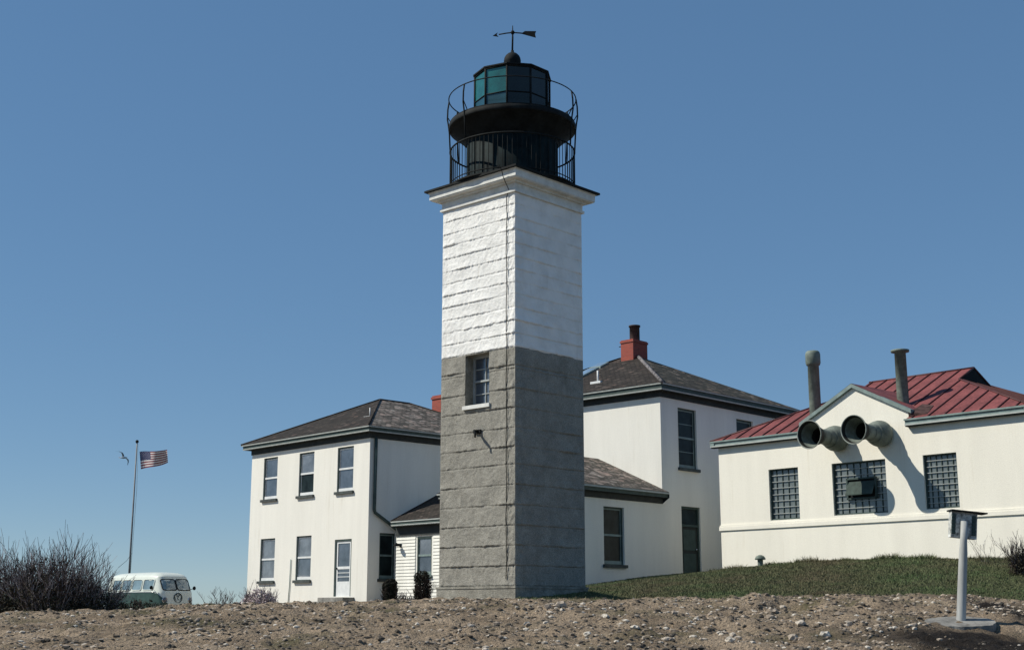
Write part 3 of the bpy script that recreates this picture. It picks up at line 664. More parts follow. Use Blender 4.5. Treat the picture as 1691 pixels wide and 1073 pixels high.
# hip and ridge caps
mb = MB()
for p, q in ((PL(-.36, -.36, 6.85), PL(4.05, 3.6, 8.735)), (PL(LU+.36, -.36, 6.85), PL(4.05, 3.6, 8.735)), (PL(4.05, 3.6, 8.735), PL(4.05, 5.2, 8.735)), (PL(4.05, 5.2, 8.735), PL(-.36, LV+.36, 6.85))): mb.tube([p, q], .035, 6)
mb.build('hip_cap', M['shdark'], lroof)
mb = MB(); mb.box(lambda s, n, z: PL(s, n, z), 3.3, 3.9, 6.35, 6.95, 7.9, 9.16); mb.box(lambda s, n, z: PL(s, n, z), 3.26, 3.94, 6.31, 6.99, 9.0, 9.1)
mb.build('chimney', M['brick'], lroof)
mb = MB(); zr = 6.83+.435*(.36+1.15); mb.tube([PL(1.55, 1.15, zr-.05), PL(1.55, 1.15, zr+.36)], .022, 6); mb.box(lambda s, n, z: PL(s, n, z), 1.4, 1.8, 1.03, 1.2, zr-.06, zr+.02); mb.build('vent_pipe', M['sash'], lroof)
for k, q in enumerate(wins): window(KH, fLs, *q, up='shade_cloth' if k in (1, 3, 4) else 'pane', lo=('pane', 'pane_dark', 'pane', 'shade_cloth', 'pane')[k])
window(KH, fLr, *rw, up='pane_dark', lo='pane_dark', frame_m='trim_grey')
# door with screen
a, b, c, d = door; n = -.08; mb = MB()
for q in ((a, a+.07, c, d), (b-.07, b, c, d), (a+.07, b-.07, d-.07, d)): mb.box(fLs, q[0], q[1], n-.03, n+.06, q[2], q[3], 1)
i0, i1 = a+.07, b-.07
for q in ((i0, i0+.09, c, d-.07), (i1-.09, i1, c, d-.07), (i0+.09, i1-.09, d-.15, d-.07), (i0+.09, i1-.09, c+1.02, c+1.12), (i0+.09, i1-.09, c, c+.56), (i0+.09, i1-.09, c+.72, c+.745), (i0+.09, i1-.09, c+.87, c+.895)): mb.box(fLs, q[0], q[1], n-.02, n+.03, q[2], q[3], 0)
dr = mb.build('door', [M['sash'], M['trim']], KH)
mb = MB(); mb.box(fLs, i0+.08, i1-.08, n-.03, n+.005, c+.55, d-.14); mb.build('screen_pane', M['pane'], dr)
mb = MB(); mb.lathe([(0, 0), (.03, .0), (.035, .04), (0, .06)], fLs(i1-.05, n+.03, c+1.05), (-LB[0], -LB[1], 0), 10); mb.build('handle', M['dk'], dr)
mb = MB(); zg = .2
mb.box(fLs, a-.25, b+.25, .0, .55, -.3, .48); mb.box(fLs, a-.25, b+.3, .55, .92, -.3, .33); mb.build('door_steps', M['concrete'], KH)
mb = MB(); mb.tube([fLr(.22, .09, 6.42), fLr(.20, .09, 3.72), fLr(.24, .09, 3.6), fLr(1.36, .09, 2.98), fLr(1.5, .09, 2.92)], .065, 8); mb.build('downspout', M['trim'], KH)
mb = MB(); mb.tube([fLs(5.05, .03, .15), fLs(4.98, .03, .95), fLs(4.95, .03, 2.0)], .018, 5); mb.build('wall_cable', M['trim_grey'], KH)

# ------------------------------------------------------------------ clapboard passage
PK = house_pt((LC[0]*.981, LC[1]*.981), LA, LB)
PW = thing('passageway', PK(-2, 3.5, .25), 'low white clapboard passageway with dark roof between the left house and the lighthouse', 'passageway')
cP = PK(0, 1.35, 0); fP = frame((cP.x, cP.y), LA, (-LB[0], -LB[1]))
pw = (-2.03, -1.21, 1.25, 2.64)
mb = MB(); U0, U1 = -3.6, -.01
wall(mb, fP, U0, U1, -.4, 3.15, [pw], .06)
zz = .28
while zz < 2.7:    # boards, each lapping the one below
    for s0, s1 in ((U0, pw[0]-.09), (pw[1]+.09, U1)) if pw[2]-.1 < zz+.06 < pw[3]+.1 else ((U0, U1),):
        mb.hexa([fP(s0, .036, zz), fP(s1, .036, zz), fP(s1, .0, zz), fP(s0, .0, zz), fP(s0, .012, zz+.118), fP(s1, .012, zz+.118), fP(s1, 0, zz+.118), fP(s0, 0, zz+.118)])
    zz += .12
mb.box(lambda q, n, z: PK(q, n, z), U1-.16, U1-.003, 1.37, 5.84, -.4, 3.14); mb.face([PK(U1, 1.05, 3.1), PK(U1, 6.15, 3.1), PK(U1, 6.15, 3.24), PK(U1, 3.6, 4.46), PK(U1, 1.05, 3.24)])
fPb = frame((PK(0, 5.85, 0).x, PK(0, 5.85, 0).y), LA, LB); wall(mb, fPb, U0, U1, -.4, 3.15)
wl = mb.build('clapboard_walls', M['clap'], PW)
mb = MB(); Pp = lambda u, v, z: PK(u, v, z)
mb.box(fP, U0, U1, .038, .06, 2.70, 3.05, 0); mb.box(fP, U0, U1, .038, .30, 3.05, 3.08, 0); mb.box(fP, U0, U1, .25, .28, 3.08, 3.20, 1); mb.box(fP, U0, U1, .26, .31, 3.20, 3.245, 2); mb.box(fP, U0, U1, .26, .30, 3.06, 3.078+.03, 2)
mb.build('eave_trim', [M['frieze'], M['trim'], LIP], PW)
mb = MB()
for va, vb, za, zb in ((1.03, 3.6, 3.25, 4.48), (6.17, 3.6, 3.25, 4.48)):
    mb.face([PK(U0, va, za), PK(U1, va, za), PK(U1, vb, zb), PK(U0, vb, zb)] if va > vb else [PK(U1, va, za), PK(U0, va, za), PK(U0, vb, zb), PK(U1, vb, zb)])
mb.tube([PK(U1-.03, 1.03, 3.26), PK(U1-.03, 3.6, 4.49)], .03, 5)
mb.build('roof', M['shdark'], PW)
window(PW, fP, *pw, depth=.05, sillm='trim_grey', up='shade_cloth', lo='pane', frame_m='trim_grey')
mb = MB(); mb.tube([fP(-.28, .03, 2.36), fP(-.26, .2, 2.42)], .025, 6); mb.lathe([(.02, 0), (.05, .03), (.13, .12), (.12, .13), (0, .06)], fP(-.25, .22, 2.46), (0, 0, -1), 14); mb.box(fP, -.34, -.22, .03, .05, 2.3, 2.42); mb.build('wall_lamp', M['dk'], PW)

# ------------------------------------------------------------------ large house behind the tower
PR = house_pt(RC, RA, RB); fRs = frame(RC, RA, (-RB[0], -RB[1])); fRr = frame(RC, RB, (-RA[0], -RA[1]))
RU, RV = 9.5, 8.6
BH = thing('keeper_house', PR(RU/2, RV/2, 1.0), 'white two-storey house with a skylight and low front wing, right behind the lighthouse', 'house')
rwin = [(1.05, 2.2, 5.05, 7.24), (4.85, 6.0, 5.05, 7.22)]
rdoor = (1.12, 2.27, 1.2, 3.67)
wwin = (-3.30, -2.20, 1.50, 3.42)
mb = MB(); zt = 7.75
wall(mb, fRr, -4.9, RV, -.4, 3.9, [rdoor, wwin], .12); wall(mb, fRr, 0, RV, 3.9, zt, rwin, .12)
wall(mb, fRs, 0, RU, 3.0, zt)
cb = PR(0, RV, 0); wall(mb, frame((cb.x, cb.y), RA, RB), 0, RU, -.4, zt); cb = PR(RU, 0, 0); wall(mb, frame((cb.x, cb.y), RB, RA), -.0, RV, -.4, zt)
mb.build('walls', M['stucco'], BH)
mb = MB(); cb = PR(0, -4.9, 0); wall(mb, frame((cb.x, cb.y), RA, (-RB[0], -RB[1])), 0, 5.8, -.4, 3.9); cb = PR(5.8, -4.9, 0); wall(mb, frame((cb.x, cb.y), RB, RA), 0, 4.9, -.4, 3.9)
mb.build('wing_walls', M['stucco'], BH)
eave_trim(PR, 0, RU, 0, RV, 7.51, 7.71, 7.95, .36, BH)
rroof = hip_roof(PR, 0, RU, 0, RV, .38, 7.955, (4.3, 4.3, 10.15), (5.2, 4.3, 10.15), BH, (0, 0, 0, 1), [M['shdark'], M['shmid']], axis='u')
mb = MB(); mb.tube([PR(-.38, -.38, 7.97), PR(4.3, 4.3, 10.17)], .075, 6); mb.build('hip_flashing', mat('hip_flashing', (.23, .215, .22), .8, .5, 5), rroof)
mb = MB(); mb.tube([PR(4.3, 4.3, 10.165), PR(5.2, 4.3, 10.165)], .04, 6); mb.tube([PR(5.2, 4.3, 10.165), PR(RU+.38, -.38, 7.97)], .04, 6); mb.build('ridge_cap', M['shdark'], rroof)
mb = MB(); bx = lambda s, n, z: PR(s, n, z)
mb.box(bx, 4.12, 4.75, 3.8, 4.75, 9.7, 10.78); mb.box(bx, 4.09, 4.78, 3.77, 4.78, 10.66, 10.74); ch = mb.build('chimney', M['brick'], rroof)
mb = MB(); p = PR(4.43, 4.32, 0); mb.lathe([(.21, 10.7), (.205, 11.38), (.24, 11.38), (.24, 11.44), (.16, 11.44), (.15, 11.0)], p, n=20); mb.build('flue_pipe', mat('rusty_flue', (.07, .05, .045), .8, .3, 6), ch)
mb = MB(); mb.tube([PR(4.75, 4.0, 10.58), PR(4.98, 3.98, 10.58)], .02, 5); mb.build('chimney_bracket', M['dk'], ch)
# skylight on the sunny slope and a vent pipe
sl_ = lambda v: 7.955+(10.15-7.955)/(4.3+.38)*(v+.38)
mb = MB()
for s0, s1, v0, v1 in ((5.35, 5.95, 1.9, 3.1), (5.35, 5.95, 3.2, 3.75)):
    mb.hexa([PR(s1, v0, sl_(v0)), PR(s0, v0, sl_(v0)), PR(s0, v1, sl_(v1)), PR(s1, v1, sl_(v1)), PR(s1, v0, sl_(v0)+.08), PR(s0, v0, sl_(v0)+.08), PR(s0, v1, sl_(v1)+.08), PR(s1, v1, sl_(v1)+.08)])
sk = mb.build('skylight', M['trim_grey'], rroof); mb = MB()
for s0, s1, v0, v1 in ((5.40, 5.90, 1.97, 3.03), (5.40, 5.90, 3.27, 3.68)): mb.hexa([PR(s1, v0, sl_(v0)+.05), PR(s0, v0, sl_(v0)+.05), PR(s0, v1, sl_(v1)+.05), PR(s1, v1, sl_(v1)+.05), PR(s1, v0, sl_(v0)+.09), PR(s0, v0, sl_(v0)+.09), PR(s0, v1, sl_(v1)+.09), PR(s1, v1, sl_(v1)+.09)])
mb.build('pane', glassmat('skylight_glass', (.3, .42, .55), .05), sk)
vv = .95; zr = sl_(vv); mb = MB(); mb.tube([PR(3.65, vv, zr-.05), PR(3.65, vv, zr+.45)], .035, 8); mb.box(bx, 3.42, 3.92, vv-.14, vv+.1, zr-.08, zr+.02); mb.build('vent_pipe', M['sash'], rroof)
for q in rwin: window(BH, fRr, *q, depth=.12, up='pane_dark', lo='pane_dark', frame_m='trim_grey', bars=1)
window(BH, fRr, *wwin, depth=.12, up='pane_dark', lo='pane_dark', frame_m='trim_grey')
a, b, c, d = rdoor; n = -.12; mb = MB()
for q in ((a, a+.08, c, d), (b-.08, b, c, d), (a+.08, b-.08, d-.08, d), (a+.08, b-.08, c+1.75, c+1.83)): mb.box(fRr, q[0], q[1], n-.03, n+.06, q[2], q[3], 0)
mb.box(fRr, a+.08, b-.08, n-.05, n+.01, c, c+1.75, 1)
for q in ((c+.1, c+.8), (c+.92, c+1.65)): mb.box(fRr, a+.2, b-.2, n+.01, n+.03, q[0], q[1], 0)
dr = mb.build('door', [M['trim'], M['frieze']], BH); mb = MB(); mb.box(fRr, a+.08, b-.08, n-.05, n, c+1.84, d-.09); mb.build('transom_pane', M['pane_dark'], dr)
mb = MB(); mb.lathe([(0, 0), (.035, 0), (.03, .05), (0, .06)], fRr(b-.2, n+.03, c+.95), (-RA[0], -RA[1], 0), 10); mb.build('handle', M['chrome'], dr)
# wing roof
wt = eave_trim(PR, 0, 5.8, -4.9, 2, 3.68, 3.88, 4.06, .3, BH, sides=(0,))
mb = MB()
for k, (o0, z0, o1, z1, mi) in enumerate(((.002, 3.68, .035, 3.68, 0), (.035, 3.68, .035, 3.88, 0), (.035, 3.88, .25, 3.88, 0), (.25, 3.88, .25, 4.0, 2), (.25, 4.0, .31, 4.0, 1), (.31, 4.0, .31, 4.06, 1))):
    mb.face([PR(-o0, -.003, z0), PR(-o0, -4.9-o0, z0), PR(-o1, -4.9-o1, z1), PR(-o1, -.003, z1)], mi)
mb.face([PR(-.002, -.003, 3.68), PR(-.31, -.003, 3.88), PR(-.31, -.003, 4.06), PR(-.002, -.003, 4.2)], 0)
mb.build('wing_eave_trim', [M['frieze'], LIP, M['trim']], BH)
mb = MB(); e = 4.07; o = .32
c0, c1, c2, c4_ = PR(-o, -4.9-o, e), PR(5.8+o, -4.9-o, e), PR(5.8+o, -.004, e), PR(-o, -.004, e); r0, r1 = PR(2.9, -1.9, 5.5), PR(2.9, -.004, 5.5)
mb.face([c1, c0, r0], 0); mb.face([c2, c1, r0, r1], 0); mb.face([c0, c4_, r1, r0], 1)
mb.build('wing_roof', [M['shdark'], M['shpale']], BH)

# ------------------------------------------------------------------ fog signal building
def PP(s, k, z): return Vector((PC[0]+PB[0]*s+PN[0]*k, PC[1]+PB[1]*s+PN[1]*k, z))
fPu = frame(PC, PB, (-PN[0], -PN[1]))
FS = thing('fog_signal_building', PP(5.5, 4, 1.4), 'low cream building with a red metal roof, front gable and gridded windows', 'building')
PE = 11.0; pwins = [(2.05, 3.21, 2.87, 4.52), (4.49, 6.41, 2.90, 4.52), (7.68, 8.77, 2.92, 4.52)]
mb = MB(); wall(mb, fPu, 0, PE, -.3, 5.45, pwins, .12)
gab = [(3.54, 5.45), (7.30, 5.45), (7.30, 5.86), (5.42, 6.82), (3.54, 5.86)]
mb.face([fPu(s, 0, z) for s, z in gab]); mb.face([PP(7.30, 0, 5.45), PP(7.30, 1.0, 5.45), PP(7.30, 1.0, 5.88), PP(7.30, 0, 5.86)]); mb.face([PP(3.54, 0, 5.45), PP(3.54, 0, 5.86), PP(3.54, 1., 5.86), PP(3.54, 1., 5.45)])
mb.face([PP(PE, 0, -.3), PP(PE, 8, -.3), PP(PE, 8, 5.45), PP(PE, 0, 5.45)]); mb.face([PP(0, 8, -.3), PP(0, 0, -.3), PP(0, 0, 5.45), PP(0, 8, 5.45)]); mb.face([PP(PE, 8, -.3), PP(0, 8, -.3), PP(0, 8, 5.45), PP(PE, 8, 5.45)])
mb.build('walls', M['cream'], FS)
mb = MB(); mb.box(fPu, -.045, PE+.045, 0, .045, 2.62, 2.74); mb.box(fPu, -.03, PE+.03, 0, .03, 2.74, 2.80); mb.build('belt_course', M['cream'], FS)
# eaves
mb = MB()
def pe(s0, s1):
    mb.box(fPu, s0, s1, 0.002, .16, 5.40, 5.43, 1); mb.box(fPu, s0, s1, .02, .20, 5.43, 5.47, 2); mb.box(fPu, s0, s1, .03, .17, 5.47, 5.58, 0); mb.box(fPu, s0-.01, s1+.01, .03, .215, 5.58, 5.63, 0)
pe(-.2, 3.50); pe(7.26, PE+.2)
for k0, k1, s in ((-.2, 8.2, -.2), (-.2, 8.2, PE+.03)):
    P8 = [PP(s, k0, 5.43), PP(s+.17, k0, 5.43), PP(s+.17, k1, 5.43), PP(s, k1, 5.43)]; mb.hexa(P8+[p+Vector((0, 0, .19)) for p in P8], 0)
mb.build('eave_trim', [M['trim_grey'], M['frieze'], LIP], FS)
mb = MB()
for s0, z0, s1, z1 in ((3.40, 5.80, 5.42, 6.83), (7.44, 5.80, 5.42, 6.83)):
    P8 = [fPu(s0, .10, z0), fPu(s1, .10, z1), fPu(s1, -.1, z1), fPu(s0, -.1, z0)]
    if s0 > s1: P8 = [P8[1], P8[0], P8[3], P8[2]]
    mb.hexa(P8+[p+Vector((0, 0, .12)) for p in P8], 0)
mb.build('gable_trim', M['trim_grey'], FS)
# roof: front, back, two hipped ends with gablets, cross gable
E0 = 5.62; SL = (7.69-E0)/4.2; o = .2
mz = lambda k: E0+SL*(k+.2)
sl0, sr0 = 3.5, 7.4
mb = MB()
FL, FR_, BL, BR = PP(-o, -o, E0), PP(PE+o, -o, E0), PP(-o, 8+o, E0), PP(PE+o, 8+o, E0)
gl1, gl2, gr1, gr2 = PP(sl0, 3, mz(3)), PP(sl0, 5, mz(3)), PP(sr0, 3, mz(3)), PP(sr0, 5, mz(3)); rl, rrr = PP(sl0, 4, mz(4)), PP(sr0, 4, mz(4))
RZ = 6.96; kk = (RZ-E0)/SL-.2; ez = 5.92; ke = (ez-E0)/SL-.2
mb.face([FL, PP(3.50, -o, E0), PP(3.50, .02, mz(.02)), PP(3.42, ke, mz(ke)), PP(5.42, kk, mz(kk)), PP(7.42, ke, mz(ke)), PP(7.31, .02, mz(.02)), PP(7.31, -o, E0), FR_, gr1, rrr, rl, gl1]); mb.face([BR, BL, gl2, rl, rrr, gr2]); mb.face([FR_, BR, gr2, gr1]); mb.face([BL, FL, gl1, gl2])
mb.face([PP(3.42, -.1, ez), PP(5.42, -.1, RZ), PP(5.42, kk, RZ+.005), PP(3.42, ke, ez+.005)][::-1]); mb.face([PP(7.42, -.1, ez), PP(5.42, -.1, RZ), PP(5.42, kk, RZ+.005), PP(7.42, ke, ez+.005)])
rf = mb.build('roof', M['redroof'], FS)
mb = MB(); ov = .12
mb.face([gr1, gr2, rrr]); mb.face([gl1, gl2, rl][::-1]); mb.build('gablet', M['dk'], rf)
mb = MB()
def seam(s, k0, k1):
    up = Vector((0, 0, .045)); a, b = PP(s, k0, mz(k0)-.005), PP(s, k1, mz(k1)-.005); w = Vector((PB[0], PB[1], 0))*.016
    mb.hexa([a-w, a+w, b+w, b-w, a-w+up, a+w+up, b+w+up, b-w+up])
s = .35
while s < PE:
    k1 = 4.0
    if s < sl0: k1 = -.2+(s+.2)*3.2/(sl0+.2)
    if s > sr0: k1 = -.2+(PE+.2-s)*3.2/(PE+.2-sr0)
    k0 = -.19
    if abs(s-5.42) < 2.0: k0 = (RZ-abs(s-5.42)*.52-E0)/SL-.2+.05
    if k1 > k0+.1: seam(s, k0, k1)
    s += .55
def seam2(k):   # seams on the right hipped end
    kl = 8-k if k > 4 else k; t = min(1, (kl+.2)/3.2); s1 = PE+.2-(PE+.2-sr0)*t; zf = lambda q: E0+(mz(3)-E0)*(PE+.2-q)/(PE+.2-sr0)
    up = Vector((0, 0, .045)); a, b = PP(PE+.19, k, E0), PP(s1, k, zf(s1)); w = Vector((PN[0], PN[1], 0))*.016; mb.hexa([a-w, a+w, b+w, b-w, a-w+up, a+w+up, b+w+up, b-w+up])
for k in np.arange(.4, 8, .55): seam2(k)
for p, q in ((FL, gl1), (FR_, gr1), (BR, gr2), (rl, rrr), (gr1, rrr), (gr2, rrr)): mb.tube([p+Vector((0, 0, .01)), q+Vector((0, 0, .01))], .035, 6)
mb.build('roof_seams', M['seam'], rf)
mb = MB(); P8 = [PP(7.36, -.05, 5.62), PP(7.9, .05, 5.72), PP(7.75, .7, 6.06), PP(7.36, .75, 6.06)]; mb.hexa([p-Vector((0, 0, .02)) for p in P8]+[P8[0]+Vector((0, 0, .22)), P8[1]+Vector((0, 0, .03)), P8[2]+Vector((0, 0, .03)), P8[3]+Vector((0, 0, .12))]); mb.build('roof_flashing', mat('rusty_flashing', (.09, .05, .045), .9, .4, 5), rf)
def grid_window(q, rows, cols, hood=False):
    s0, s1, z0, z1 = q; n = -.12; mb = MB(); w = .045
    for r in ((s0, s0+w, z0, z1), (s1-w, s1, z0, z1), (s0+w, s1-w, z1-w, z1), (s0+w, s1-w, z0, z0+w)): mb.box(fPu, r[0], r[1], n-.02, n+.05, r[2], r[3], 1)
    for k in range(1, rows): zz = z0+(z1-z0)*k/rows; mb.box(fPu, s0+w, s1-w, n-.01, n+.03, zz-.009, zz+.009, 0)
    for k in range(1, cols): sv = s0+(s1-s0)*k/cols; mb.box(fPu, sv-.007, sv+.007, n-.01, n+.022, z0+w, z1-w, 1)
    wd = mb.build('window', [mat('pale_glazing_bar', (.40, .43, .42), .6), M['trim']], FS)
    mb = MB(); mb.box(fPu, s0+.02, s1-.02, n-.06, n-.012, z0+.02, z1-.02); mb.build('pane', GP, wd)
    if hood:   # tilted open vent sash in the middle
        mb = MB(); a, b, c, d = 4.97, 6.03, 3.36, 4.02
        for r in ((a, b, d-.05, d), (a, b, c, c+.05), (a, a+.05, c, d), (b-.05, b, c, d)): mb.box(fPu, r[0], r[1], n+.03, n+.10, r[2], r[3], 0)
        T_ = [fPu(a+.05, n+.05, d-.14), fPu(b-.05, n+.05, d-.14), fPu(b-.05, n+.26, c+.12), fPu(a+.05, n+.26, c+.12)]
        mb.hexa([T_[3], T_[2], T_[1], T_[0]][::-1]+[p+Vector((0, 0, .03)) for p in [T_[3], T_[2], T_[1], T_[0]][::-1]], 1)
        mb.box(fPu, a+.06, b-.06, n-.005, n+.034, c+.05, d-.05, 2)
        mb.build('vent_sash', [M['trim'], mat('vent_flap', (.05, .075, .065), .8, .2, 4), M['dk']], wd)
GP = glassmat('wired_glass', (.15, .172, .168), .1, .6, .15, 6)
grid_window(pwins[0], 8, 5); grid_window(pwins[1], 8, 8, True); grid_window(pwins[2], 9, 6)
# stacks
mb = MB(); p = PP(3.30, 1.0, 0); mb.lathe([(.195, 5.6), (.185, 7.95), (.225, 7.96), (.23, 8.0), (.245, 8.02), (.245, 8.32), (.225, 8.40), (.18, 8.44), (.165, 8.44), (.16, 8.2)], p, n=28); mb.build('exhaust_stack', M['stack'], rf); tag(bpy.data.objects['exhaust_stack'], 'grey-green stack with rounded cap ring')
mb = MB(); p = PP(6.55, 1.0, 0); mb.lathe([(.185, 5.9), (.175, 7.93), (.28, 7.94), (.285, 8.0), (.2, 8.02), (.15, 8.02), (.14, 7.6)], p, n=28); mb.lathe([(.25, 6.2), (.18, 6.3)], p, n=20); o = mb.build('exhaust_stack', M['stack'], rf); o['label'] = 'grey-green stack with thin flat flange on top'
# horns
for s_, lab in ((4.82, 'left grey-green fog horn, partly in front of the red roof eave'), (6.40, 'right grey-green fog horn, its long shadow reaching the rightmost window')):
    p = PP(s_, 0, 5.27); ax = Vector((-PN[0], -PN[1], .0)); H = thing('fog_horn', p, lab, 'fog horn', 'fog horns on the gable wall')
    mb = MB(); mb.lathe([(.0, 0.004), (.30, .004), (.33, .04), (.385, .08), (.405, .16), (.40, .28), (.365, .42), (.30, .54), (.25, .66), (.235, .82), (.238, 1.0), (.26, 1.18), (.31, 1.36), (.37, 1.50), (.43, 1.60)], p, ax, 40); 
    for r_, h_ in ((.302, .54), (.262, 1.18), (.242, .74)): mb.lathe([(r_-.01, h_-.02), (r_+.014, h_-.012), (r_+.014, h_+.012), (r_-.01, h_+.02)], p, ax, 40)
    for q_ in range(8):
        a_ = 2*math.pi*q_/8; b_ = p+Vector((0, 0, 1))*.345*math.sin(a_)+Vector((PB[0], PB[1], 0))*.345*math.cos(a_)+ax*.05; mb.lathe([(.0, .03), (.018, .03), (.018, 0)], b_, ax, 6)
    mb.build('horn_body', M['horn'], H)
    mb = MB(); mb.lathe([(.42, 1.595), (.432, 1.59), (.443, 1.60), (.444, 1.62), (.435, 1.63), (.42, 1.62), (.41, 1.60)], p, ax, 40); mb.build('rim', M['horn_rim'], H)
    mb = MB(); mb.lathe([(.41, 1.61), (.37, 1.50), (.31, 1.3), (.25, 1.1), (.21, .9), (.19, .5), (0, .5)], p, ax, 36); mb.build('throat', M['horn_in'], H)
# mushroom vent in the grass
p = at(1256, 938, 43.2); p.z = hz(p.x, p.y); V_ = thing('mushroom_vent', p, 'small dark mushroom vent pipe standing in the grass against the cream wall', 'vent pipe')
mb = MB(); mb.lathe([(.09, -.1), (.09, .22), (.10, .25)], p, n=16); mb.build('pipe', M['stack'], V_)
mb = MB(); mb.lathe([(.10, .22), (.17, .22), (.175, .26), (.13, .33), (.05, .37), (0, .375)], p, n=18); mb.build('cap', M['stack'], V_)

# ------------------------------------------------------------------ sign on its post
YS = 20.2
p = at(1586.6, 1026, YS); gz = sample_pt(p.x, p.y); p.z = gz
SG = thing('sign_stand', p, 'leaning grey pipe post carrying a dark panel box, on a concrete slab', 'sign stand')
tilt = Vector((.105, .0, 1)).normalized()
def sp(u, v, h): return p+tilt*h+Vector((1, 0, -.105)).normalized()*u+Vector((0, 1, 0))*v
mb = MB(); mb.tube([sp(0, 0, -.15), sp(0, 0, .02), sp(0, 0, .6), sp(0, 0, 1.05), sp(0, 0, 1.2), sp(0, 0, 1.52)], [.07, .069, .066, .062, .053, .050], 18); mb.build('post', M['post'], SG)
mb = MB(); mb.lathe([(.10, 0), (.10, .02), (.07, .03)], p+Vector((0, 0, .01)), n=18); mb.build('base_flange', M['dk'], SG)
mb = MB()
fs = lambda u, n, z: sp(u, -n, z)
mb.box(fs, -.175, .215, -.19, -.055, 1.27, 1.66)
pb = mb.build('panel_box', M['panel'], SG)
for u in (-.15, .155):
    mb = MB(); mb.box(fs, u-.022, u+.037, -.0545, -.045, 1.32, 1.62)
    for k in range(6): mb.box(fs, u-.02, u+.035, -.045, -.03, 1.33+k*.05, 1.355+k*.05)
    mb.build('louvre', M['trim'], pb)
mb = MB(); mb.box(fs, -.195, .345, -.24, .02, 1.662, 1.682); mb.build('hood', M['dk'], SG)
mb = MB(); n = 40; g = random.Random(3)
rad = [1+.13*math.sin(2*a+1)+.06*g.uniform(-1, 1) for a in np.linspace(0, 6.28, n)]
slp = (sample_pt(p.x, p.y+.3)-sample_pt(p.x, p.y-.45))/.75
top = [Vector((p.x-.03+.47*r*math.cos(2*math.pi*k/n), p.y-.10+.36*r*math.sin(2*math.pi*k/n), gz+.055+slp*(-.10+.36*r*math.sin(2*math.pi*k/n)))) for k, r in enumerate(rad)]
mb.face(top); 
for k in range(n): a, b = top[k], top[(k+1) % n]; mb.face([a, a-Vector((0, 0, .3)), b-Vector((0, 0, .3)), b])
mb.build('concrete_slab', M['concrete'], SG)

# ------------------------------------------------------------------ flagpole, flag, gull
p = Vector((-19.36, 68, -.5)); FPz = 8.45
FP = thing('flagpole', p, 'thin grey flagpole rising behind the parked van', 'flagpole')
mb = MB(); mb.tube([p, p+Vector((0, 0, 4)), p+Vector((.0, 0, FPz+.5))], [.06, .05, .033], 8); mb.build('pole', mat('pole_paint', (.22, .23, .24), .6), FP)
mb = MB(); mb.lathe([(0, -.09), (.06, -.07), (.09, 0), (.06, .07), (0, .09)], p+Vector((0, 0, FPz+.57)), n=12); mb.build('finial', M['dk'], FP)
mb = MB(); mb.tube([p+Vector((.07, -.05, FPz+.45)), p+Vector((.14, -.05, 6.6)), p+Vector((.1, -.05, 3.5)), p+Vector((.05, -.05, 1.4))], .010, 4); mb.build('halyard', M['trim_grey'], FP)
TL = Vector((-19.2, 68, 7.98))
def flag(u, v): return TL+Vector((1.64*u+.12*v*(1-u), -.95*u+.11*math.sin(u*8.5+v*.8)*u**.5+.35*u*v, -.01*u+.03*math.sin(u*7+.6)+v*(-.90+.27*u)))
NU, NV = 40, 26; V = []; Fq = []; mi = []
for j in range(NV+1):
    for i in range(NU+1): V.append(flag(i/NU, j/NV))
for j in range(NV):
    for i in range(NU):
        Fq.append((j*(NU+1)+i, (j+1)*(NU+1)+i, (j+1)*(NU+1)+i+1, j*(NU+1)+i+1)); st_ = j//2
        mi.append(2 if (i < 16 and st_ < 7) else (0 if st_ % 2 == 0 else 1))
FT = thing('flag', TL, 'stars and stripes flag streaming to the right from the flagpole', 'flag')
for r in range(9):
    for c in range(6 if r % 2 == 0 else 5):
        u0 = .4*((c*2+1+(r % 2))/12); v0 = (7/13)*((r+1)/10); k0 = len(V); off_ = Vector((-.003, -.006, 0))
        for k in range(10):
            q = .021 if k % 2 == 0 else .009; a = math.pi*2*k/10+math.pi/2; V.append(flag(u0+q*math.cos(a)*.55, v0-q*math.sin(a))+off_)
        V.append(flag(u0, v0)+off_)
        for k in range(0, 10, 2): Fq.append((k0+10, k0+k, k0+(k+1) % 10, k0+(k+2) % 10)); mi.append(1)
fl = npmesh('cloth', [tuple(v) for v in V], Fq, [mat('flag_red', (.22, .03, .05), .8, .05), mat('flag_white', (.80, .78, .78), .8, .03), mat('flag_blue', (.02, .03, .12), .8, .05)], FT, mi=mi)
gp = Vector((-27.95, 95, 10.75))
GT = gp
mb = MB(); hd = Vector((.55, .8, .1)).normalized(); wd_ = Vector((.62, -.25, -.62)).normalized()
nb = 10; prof = [(.0, -.30), (.035, -.24), (.07, -.12), (.08, 0), (.07, .12), (.05, .19), (.048, .24), (.03, .29), (.008, .34), (0, .36)]
x_ = hd.orthogonal().normalized(); y_ = hd.cross(x_); v = []; f = []
for r, h in prof:
    for k in range(nb): a = 2*math.pi*k/nb; v.append(gp+hd*h+(x_*math.cos(a)+y_*math.sin(a))*max(r, .002))
for i in range(len(prof)-1):
    for k in range(nb): f.append((i*nb+k, i*nb+(k+1) % nb, (i+1)*nb+(k+1) % nb, (i+1)*nb+k))
mb.add(v, f, 0, True)
upv = wd_.cross(hd).normalized(); upv = upv if upv.z > 0 else -upv
